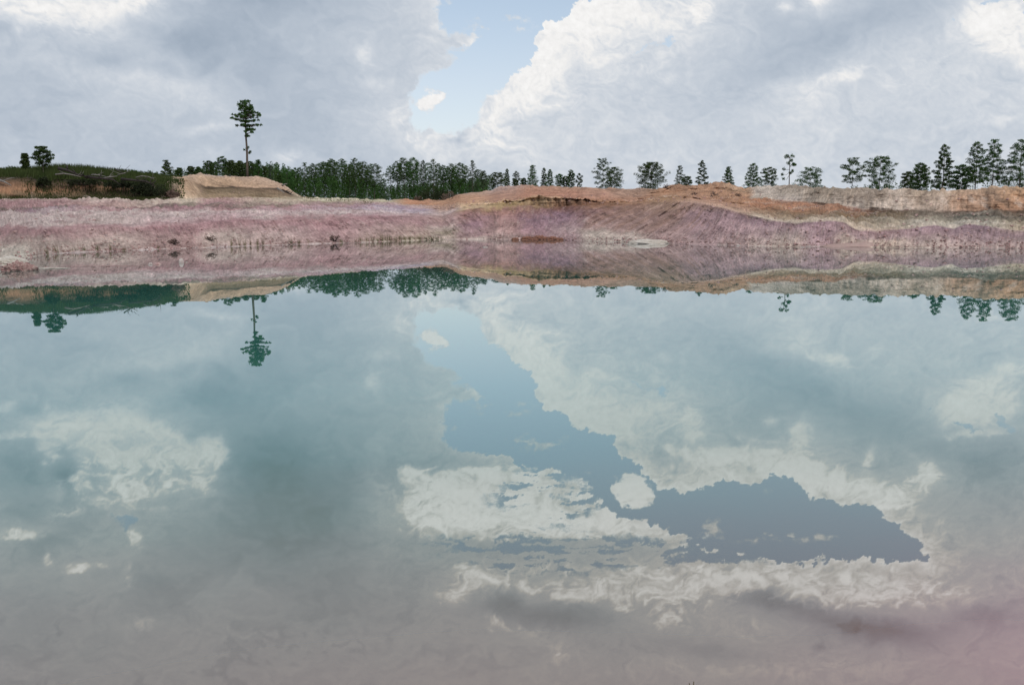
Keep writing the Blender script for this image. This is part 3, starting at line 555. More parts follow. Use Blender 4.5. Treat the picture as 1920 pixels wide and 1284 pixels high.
    n1 = m.noise(uv, 0.7, 8, 0.72); n2 = m.noise(m.mapping(uv, (3.0, 0.6, 1), (0, 0, 0.0)), 0.9, 6, 0.7); n3 = m.noise(uv, 2.4, 6, 0.75)
    fac = m.math('ADD', m.math('MULTIPLY', m.maprange(n1, .3, .7, 0.62, 1.38), 0.5), m.math('MULTIPLY', m.maprange(n2, .3, .7, 0.50, 1.50), 0.5))
    fac = m.math('MULTIPLY', fac, m.maprange(n3, .3, .7, 0.66, 1.36))
    comb = m.n('ShaderNodeCombineColor', {0: fac, 1: fac, 2: fac}).outputs[0]
    colo = m.mix(1.0, col, comb, 'MULTIPLY')
    hgt = m.math('ADD', m.math('MULTIPLY', n2, 0.55), m.math('ADD', m.math('MULTIPLY', n1, 0.5), m.math('MULTIPLY', n3, 0.22)))
    bmp = m.n('ShaderNodeBump', {'Strength': 0.85, 'Distance': 0.5, 'Height': hgt}).outputs[0]
    bs = m.n('ShaderNodeBsdfPrincipled', {'Base Color': colo, 'Roughness': 0.95, 'Specular IOR Level': 0.12, 'Normal': bmp})
    m.surf(bs.outputs[0])
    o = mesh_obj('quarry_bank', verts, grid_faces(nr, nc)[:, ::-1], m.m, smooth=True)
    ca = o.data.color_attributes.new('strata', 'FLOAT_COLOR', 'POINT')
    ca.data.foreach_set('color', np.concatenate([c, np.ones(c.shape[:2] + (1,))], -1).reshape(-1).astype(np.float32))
    uvl = o.data.uv_layers.new(name='path')
    vi = np.zeros(len(o.data.loops), dtype=np.int32); o.data.loops.foreach_get('vertex_index', vi)
    uvs = np.stack([u + skew*vz, v], -1).reshape(-1, 2)[vi]
    uvl.data.foreach_set('uv', uvs.reshape(-1).astype(np.float32))
    tag(o, kind='structure')
build_terrain()

# ------------------------------------------------------------------ lake and near bank
def build_water():
    m = NT('milky_lake_water')
    pos = m.n('ShaderNodeTexCoord').outputs['Object']
    sep = m.n('ShaderNodeSeparateXYZ', {0: pos})
    # shallow mud near the camera, turquoise suspended clay further out
    wob = m.noise(pos, 0.22, 4, 0.6)
    dist = m.math('ADD', sep.outputs[1], m.math('MULTIPLY', sep.outputs[0], -0.20))
    dist = m.math('ADD', dist, m.math('MULTIPLY', m.math('SUBTRACT', wob, 0.5), 3.2))
    cr = m.n('ShaderNodeValToRGB', {0: m.maprange(dist, 2.0, 102.0, 0, 1)})
    el = cr.color_ramp.elements
    stops = [(0.0, (0.200, 0.110, 0.088)), (0.03, (0.180, 0.112, 0.082)), (0.05, (0.145, 0.124, 0.086)), (0.07, (0.115, 0.155, 0.112)), (0.095, (0.068, 0.165, 0.130)), (0.14, (0.045, 0.19, 0.16)), (0.30, (0.035, 0.175, 0.145)), (0.5, (0.04, 0.15, 0.12)), (0.72, (0.10, 0.125, 0.105)), (1.0, (0.12, 0.11, 0.10))]
    el[0].position, el[0].color = stops[0][0], rgb(stops[0][1]); el[1].position, el[1].color = stops[-1][0], rgb(stops[-1][1])
    for p_, c_ in stops[1:-1]:
        e = el.new(p_); e.color = rgb(c_)
    mud = m.noise(m.mapping(pos, (1, 1.6, 1)), 1.4, 6, 0.6)
    base = m.mix(m.maprange(mud, 0.3, 0.8, 0.0, 0.05), cr.outputs[0], rgb((0.10, 0.09, 0.08)))
    off = m.n('ShaderNodeVectorMath', {0: pos, 1: (4.8, 4.3, 0.0)}, operation='DISTANCE').outputs['Value']
    off = m.math('ADD', off, m.math('MULTIPLY', m.math('SUBTRACT', wob, 0.5), 2.0))
    base = m.mix(m.maprange(off, 3.8, 0.8, 0, 1, True), base, rgb((0.27, 0.100, 0.105)))
    rip = m.noise(m.mapping(pos, (0.6, 1.3, 1), (0, 0, 0.3)), 1.3, 1, 0.4)
    rip2 = m.noise(m.mapping(pos, (0.10, 0.26, 1), (0, 0, -0.2)), 1.0, 1, 0.5)
    hgt = m.math('ADD', m.math('MULTIPLY', rip, 0.0004), m.math('MULTIPLY', rip2, 0.0022))
    bmp = m.n('ShaderNodeBump', {'Strength': 1.0, 'Distance': 0.55, 'Height': hgt}).outputs[0]
    lw = m.n('ShaderNodeLayerWeight', {'Blend': 0.5}).outputs['Facing']
    fac = m.math('MULTIPLY_ADD', m.math('POWER', lw, 4.0), 0.745, 0.19)
    gl = m.n('ShaderNodeBsdfGlossy', {'Color': rgb((0.97, 0.99, 1.0)), 'Roughness': 0.0, 'Normal': bmp}).outputs[0]
    df = m.n('ShaderNodeBsdfDiffuse', {'Color': base}).outputs[0]
    m.surf(m.n('ShaderNodeMixShader', {0: fac, 1: df, 2: gl}).outputs[0])
    n = 40
    th = np.linspace(-math.pi/2, math.pi/2, n)
    R0, _ = profile(th)
    ring = [(float((R0[2, i] + 12)*math.sin(t)), float(max((R0[2, i] + 12)*math.cos(t), 0)), 0.0) for i, t in enumerate(th)]
    vs = [(0, 0, 0)] + ring
    fs = [(0, i+2, i+1) for i in range(n-1)]
    o = mesh_obj('lake_water', vs, fs, m.m)
    tag(o, kind='structure')
build_water()

def build_near_bank():
    m = NT('near_mud')
    pos = m.n('ShaderNodeTexCoord').outputs['Object']
    n1 = m.noise(pos, 0.8, 8, 0.65); n2 = m.noise(pos, 6.0, 6, 0.65)
    col = m.mix(m.maprange(n1, 0.35, 0.65, 0, 1), rgb(lin((168, 122, 120))), rgb(lin((188, 160, 146))))
    col = m.mix(m.maprange(n2, 0.45, 0.75, 0, 0.5), col, rgb(lin((120, 96, 88))))
    bmp = m.n('ShaderNodeBump', {'Strength': 0.7, 'Distance': 0.15, 'Height': m.math('ADD', n1, m.math('MULTIPLY', n2, 0.3))}).outputs[0]
    m.surf(m.n('ShaderNodeBsdfPrincipled', {'Base Color': col, 'Roughness': 0.9, 'Specular IOR Level': 0.2, 'Normal': bmp}).outputs[0])
    xs = np.concatenate([[-5900, -2500, -900, -400, -200], np.arange(-110, 110.1, 1.0), [200, 400, 900, 2500, 5900]])
    ys = np.array([5.2, 4.7, 4.3, 3.9, 3.4, 2.8, 2.0, 1.0, 0.0, -1.5, -4, -8, -15, -30, -60, -150, -500, -2000, -5900.0])
    zs = np.array([-1.0, -0.35, -0.08, 0.12, 0.45, 0.85, 1.2, 1.36, 1.42, 1.5, 1.6, 1.8, 2.4, 4, 7, 10, 12, 13, 13.0])
    X, Y = np.meshgrid(xs, ys); Z = np.repeat(zs[:, None], len(xs), 1)
    Z = Z + 0.10*fbm(X/2.0, Y/2.0, 4, 71)*sstep(5.1, 3.0, Y) - 0.06*(Y < 3)
    Y = Y + np.clip(0.35*fbm(X/4.0, Y/4.0, 3, 73) - 0.2, -1, 0)
    o = mesh_obj('near_bank', np.stack([X, Y, Z], -1).reshape(-1, 3), grid_faces(len(ys), len(xs))[:, ::-1], m.m, smooth=True)
    tag(o, kind='structure')
build_near_bank()

# ------------------------------------------------------------------ materials for plants, wood, stones
def foliage_mat(name, c1, c2, c3, scale=0.35):
    m = NT(name)
    pos = m.n('ShaderNodeNewGeometry').outputs['Position']
    n1 = m.noise(pos, scale, 3, 0.6); n2 = m.noise(pos, scale*6, 2, 0.6)
    rnd = m.n('ShaderNodeObjectInfo').outputs['Random']
    col = m.mix(m.maprange(n1, .35, .65, 0, 1), rgb(c1), rgb(c2))
    col = m.mix(m.maprange(n2, .5, .75, 0, .7), col, rgb(c3))
    hs = m.n('ShaderNodeHueSaturation', {'Hue': m.maprange(rnd, 0, 1, 0.485, 0.515), 'Value': m.maprange(rnd, 0, 1, 0.85, 1.2), 'Color': col}).outputs[0]
    bs = m.n('ShaderNodeBsdfPrincipled', {'Base Color': hs, 'Roughness': 0.8, 'Specular IOR Level': 0.1}).outputs[0]
    tl = m.n('ShaderNodeBsdfTranslucent', {'Color': hs}).outputs[0]
    return m.surf(m.n('ShaderNodeMixShader', {0: 0.25, 1: bs, 2: tl}).outputs[0])
M_PINE = foliage_mat('pine_needles', (0.040, 0.084, 0.022), (0.060, 0.118, 0.030), (0.095, 0.145, 0.045))
M_BROAD = foliage_mat('broad_leaves', (0.040, 0.070, 0.022), (0.066, 0.105, 0.030), (0.095, 0.135, 0.045))
M_PALE = foliage_mat('thin_foliage', (0.060, 0.085, 0.045), (0.085, 0.115, 0.060), (0.11, 0.14, 0.08))
M_GRASS = foliage_mat('bank_grass', (0.036, 0.050, 0.016), (0.056, 0.074, 0.022), (0.085, 0.090, 0.036), 0.25)
M_SCRUB = foliage_mat('dark_scrub', (0.022, 0.030, 0.015), (0.035, 0.045, 0.02), (0.06, 0.055, 0.035))
M_REED = foliage_mat('dry_reeds', (0.17, 0.14, 0.08), (0.12, 0.12, 0.06), (0.22, 0.18, 0.12))
M_DEAD = foliage_mat('dry_brush', (0.16, 0.11, 0.09), (0.21, 0.15, 0.12), (0.11, 0.09, 0.08))
def wood_mat(name, c1, c2):
    m = NT(name)
    pos = m.n('ShaderNodeTexCoord').outputs['Object']
    n1 = m.noise(m.mapping(pos, (6, 6, 0.8)), 1.5, 5, 0.65)
    col = m.mix(m.maprange(n1, .3, .7, 0, 1), rgb(c1), rgb(c2))
    bmp = m.n('ShaderNodeBump', {'Strength': 0.5, 'Distance': 0.03, 'Height': n1}).outputs[0]
    return m.surf(m.n('ShaderNodeBsdfPrincipled', {'Base Color': col, 'Roughness': 0.85, 'Specular IOR Level': 0.2, 'Normal': bmp}).outputs[0])
M_BARK = wood_mat('pine_bark', (0.07, 0.055, 0.045), (0.15, 0.12, 0.10))
M_DRIFT = wood_mat('grey_deadwood', (0.12, 0.11, 0.10), (0.30, 0.28, 0.26))
M_DARKWOOD = wood_mat('dark_deadwood', (0.018, 0.016, 0.014), (0.06, 0.05, 0.045))
def rock_mat(name, c1, c2, c3, sc=2.0):
    m = NT(name)
    pos = m.n('ShaderNodeTexCoord').outputs['Object']
    n1 = m.noise(pos, sc, 7, 0.65); n2 = m.noise(pos, sc*5, 5, 0.7)
    col = m.mix(m.maprange(n1, .35, .62, 0, 1), rgb(c1), rgb(c2))
    col = m.mix(m.maprange(n2, .45, .7, 0, .8), col, rgb(c3))
    bmp = m.n('ShaderNodeBump', {'Strength': 0.8, 'Distance': 0.12, 'Height': m.math('ADD', n1, m.math('MULTIPLY', n2, .4))}).outputs[0]
    return m.surf(m.n('ShaderNodeBsdfPrincipled', {'Base Color': col, 'Roughness': 0.92, 'Specular IOR Level': 0.2, 'Normal': bmp}).outputs[0])
M_WHITE = rock_mat('white_kaolin', lin((206, 199, 190)), lin((186, 177, 166)), lin((160, 152, 138)), 1.0)
M_STONE = rock_mat('pale_stone', lin((205, 196, 190)), lin((180, 166, 160)), lin((150, 130, 125)), 3.0)
M_RED = rock_mat('red_clay', lin((128, 92, 90)), lin((156, 124, 120)), lin((200, 184, 172)), 1.7)
M_RUST = rock_mat('rusty_crust', lin((146, 100, 78)), lin((116, 80, 68)), lin((186, 150, 134)), 2.6)
M_TAN = rock_mat('pale_pink_clod', lin((186, 156, 150)), lin((165, 122, 122)), lin((200, 186, 176)), 1.8)

# ------------------------------------------------------------------ plant builders
def tube(pts, rad, sides=6):
    pts = np.asarray(pts, float); n = len(pts)
    V, Fc = [], []
    for i in range(n):
        d = pts[min(i+1, n-1)] - pts[max(i-1, 0)]; d /= (np.linalg.norm(d) + 1e-9)
        a = np.cross(d, [0.13, 0.97, 0.2]); a /= (np.linalg.norm(a) + 1e-9); b = np.cross(d, a)
        for s in range(sides):
            t = 2*math.pi*s/sides
            V.append(pts[i] + rad[i]*(a*math.cos(t) + b*math.sin(t)))
    for i in range(n-1):
        for s in range(sides):
            s2 = (s+1) % sides
            Fc.append((i*sides+s, i*sides+s2, (i+1)*sides+s2, (i+1)*sides+s))
    Fc.append(tuple(range(sides))[::-1]); Fc.append(tuple((n-1)*sides + s for s in range(sides)))
    return V, Fc
class MB:
    def __init__(s): s.V = []; s.F = []
    def add(s, V, Fc):
        o = len(s.V); s.V += list(V); s.F += [tuple(i + o for i in f) for f in Fc]
    def build(s, name, mat, parent=None, smooth=True): return mesh_obj(name, s.V, s.F, mat, parent, smooth)

def leaf_tris(centers, radii, per, size, flat=1.0, up=0.0):
    """clouds of small leaf triangles round clump centres"""
    n = len(centers); k = per
    c = np.repeat(np.asarray(centers), k, 0); r = np.repeat(np.asarray(radii), k, 0)
    d = rng.normal(size=(n*k, 3)); d /= np.linalg.norm(d, axis=1, keepdims=True)
    rad = rng.random((n*k, 1))**0.45
    p = c + d*rad*r*np.array([1, 1, flat])
    a = rng.normal(size=(n*k, 3)) + d*0.8; a[:, 2] += up; a /= np.linalg.norm(a, axis=1, keepdims=True)
    b = np.cross(a, rng.normal(size=(n*k, 3))); b /= np.linalg.norm(b, axis=1, keepdims=True)
    s = size*(0.6 + 0.8*rng.random((n*k, 1)))
    v = np.stack([p - b*s*0.30, p + b*s*0.30, p + a*s], 1).reshape(-1, 3)
    return v, np.arange(n*k*3).reshape(-1, 3)

PROF = {
 'round': lambda t: math.sqrt(max(0.03, 1 - (2*t - 0.95)**2*0.95)),
 'cone':  lambda t: (1 - t)**0.75*0.95 + 0.10,
 'umbrella': lambda t: 0.45 + 0.65*math.sin(min(1, t*1.15)*math.pi)**0.6 if t < 0.95 else 0.35,
 'lolly': lambda t: max(0.08, math.sin(min(1.0, 0.10 + t*0.95)*math.pi))**0.7,
 'lone': lambda t: float(np.interp(t, [0, .12, .2, .5, .56, .66, .9, 1], [.35, .7, .95, 1.0, .62, .60, .62, .35])),
 'spire': lambda t: 0.9*(1 - t)**0.55 + 0.08,
 'layer': lambda t: (1 - t)**0.6 + 0.12,
}
def make_tree(name, label, cat, base, height, crown_w, kind='round', crown_base=0.25, dens=1.0, mat=None, group=None, clump=0.16, lean=0.0, trunk_w=0.012, seed=0, per=26, leaf=None, nb=None, sparse=False):
    rs = random.Random(seed*31 + int(abs(base[0])*7) + 5)
    mat = mat or M_PINE
    root = bpy.data.objects.new(name, None); COL.objects.link(root); root.location = tuple(float(x) for x in base)
    tag(root, label, cat, group)
    hw = crown_w/2
    tb = MB()
    bend = [(lean*height*(i/6)**1.6 + (rs.random()-.5)*0.012*height*(0 < i < 6), (rs.random()-.5)*0.01*height, height*0.985*i/6) for i in range(7)]
    bend = np.array(bend); r0 = max(trunk_w*height, 0.09)
    def axis(z): 
        return np.array([np.interp(z, bend[:, 2], bend[:, 0]), np.interp(z, bend[:, 2], bend[:, 1]), z])
    tb.add(*tube(bend, [r0*(1 - 0.88*(i/6)) for i in range(7)], 7))
    cz0 = height*crown_base; ch = height - cz0
    cents, rads = [], []
    nb = nb or int((16 + 26*ch/max(hw*2, .1)*0.6)*dens)
    ang = rs.random()*6
    for i in range(nb):
        t = (i + rs.random()*0.9)/nb
        t = min(t, 0.985)
        ang += 2.4 + rs.random()*0.6
        L = hw*PROF[kind](t)*(0.62 + 0.42*rs.random())
        z = cz0 + ch*t*0.97
        o = axis(z)
        rise = (0.30*t + 0.05 - 0.10*(1-t))*L + (rs.random()-.5)*0.12*L
        tip = o + np.array([math.cos(ang)*L, math.sin(ang)*L, rise])
        mid = (o + tip)/2 + np.array([0, 0, -0.06*L])
        st = o - np.array([0, 0, 0.05*L])
        rb = max(r0*0.30*(1 - t*0.7), 0.035)
        tb.add(*tube([st, mid, tip], [rb, rb*0.65, rb*0.25], 4))
        cr = clump*hw*(0.75 + 0.6*rs.random())*(1.0 - 0.25*t)
        cr = max(cr, 0.3)
        if sparse:
            cents.append(tip); rads.append([cr]*3)
        else:
            k = max(1, int(L/(cr*1.25)))
            for j in range(k):
                f = 1 - 0.72*j/max(k, 1) if k > 1 else 0.92
                q = o*(1-f) + tip*f + np.array([rs.gauss(0, cr*.45), rs.gauss(0, cr*.45), rs.gauss(0, cr*.3) + cr*.2])
                cents.append(q); rads.append([cr*(0.8 + .5*rs.random())]*3)
    if not sparse: cents.append(axis(height) - np.array([0, 0, clump*hw*.5])); rads.append([clump*hw*.8]*3)
    cents = np.array(cents); rads = np.array(rads)
    tb.build('trunk', M_BARK, root)
    lf = leaf or max(0.24, clump*hw*0.34)
    v, f = leaf_tris(cents, rads, per, lf, 0.62, 0.35)
    v[:, 2] = np.clip(v[:, 2], 0.05, height*1.02)
    mesh_obj('crown', v, f, mat, root)
    return root

def tree_px(x, ytop, wpx, D, kind, label, name='pine_tree', cat='tree', group=None, **kw):
    """stand a tree at depth D so that it is as tall and broad as in the photo"""
    top = P(x, ytop, D)
    gz = ground_z(top[0], D) - 0.25
    return make_tree(name, label, cat, (top[0], D, gz), top[2] - gz, wpx/F*D, kind, group=group, seed=int(x), **kw)

# ---- the lone tall pine
def lone_pine():
    D = 205.0; b = P(464, 333, D); b[2] = ground_z(b[0], D) - .3
    root = bpy.data.objects.new('pine_tree', None); COL.objects.link(root); root.location = tuple(b)
    tag(root, 'very tall lone pine with a bare trunk and tufted crown standing on the sand mound', 'tree')
    def q(x, y, dy=0.0):
        p = P(x, y, D) - b; p[1] += dy; return p
    mb = MB(); m1 = 1/F*D
    mb.add(*tube([q(464, 336), q(463.5, 310), q(463, 280), q(461, 255), q(460.5, 225), q(460, 200)], [.30, .27, .24, .20, .14, .06], 8))
    cl = []
    for i in range(46):                                         # round top
        a = rng.uniform(0, 6.283); r = math.sqrt(rng.random()); z = rng.uniform(-1, 1); k = math.sqrt(max(0, 1 - z*z*.8))
        cl.append((460.5 + math.cos(a)*r*14*k, 201 + z*11.5, math.sin(a)*r*14*k*m1, rng.uniform(3.0, 4.2), 202 + z*8))
    for x0, x1, y0, y1, n in ((435, 447, 214, 219, 5), (434, 447, 222, 225, 6), (448, 458, 217, 221, 4), (451, 460, 227, 228, 5), (452, 460, 234, 236, 5), (466, 481, 213, 209, 7), (474, 490, 221, 213, 9),
                              (464, 484, 228, 226, 8), (464, 475, 237, 234, 5), (464, 479, 243, 244, 9), (470, 480, 248, 250, 4), (481, 488, 237, 233, 3), (442, 445, 234, 236, 2), (464, 467, 255, 254, 3)):
        for k in range(n):
            f = (k + rng.random())/n
            x = x0 + (x1-x0)*f; y = y0 + (y1-y0)*f + rng.normal()*.8
            cl.append((x, y, rng.normal()*.5*abs(x-461)*m1, rng.uniform(1.9, 2.9), y + 1))
            if k % 2 == 0: cl.append((461 + rng.normal()*3, y, rng.choice([-1, 1])*abs(x-461)*m1*rng.uniform(.5, 1.0), rng.uniform(2.0, 2.8), y + 2))
    for x, y in ((458, 281), (465.5, 276.5), (468.5, 284), (466, 287), (463, 279)): cl.append((x, y, rng.normal()*.3, 1.7, y + 1))
    for x, y, dy, r, ys in cl:
        ax = float(np.interp(ys, [200, 225, 255, 280, 310], [460, 460.5, 461, 463, 463.5]))
        mb.add(*tube([q(ax, ys + 2), (q(ax, ys + 1.5) + q(x, y + 1, dy))/2, q(x, y, dy)], [.07, .05, .025], 4))
    mb.build('trunk', M_BARK, root)
    c = np.array([q(x, y, dy) for x, y, dy, r, ys in cl])
    v, f = leaf_tris(c, np.array([[r*m1]*3 for x, y, dy, r, ys in cl]), 46, .28, .62, .35)
    mesh_obj('crown', v, f, M_PINE, root)
lone_pine()

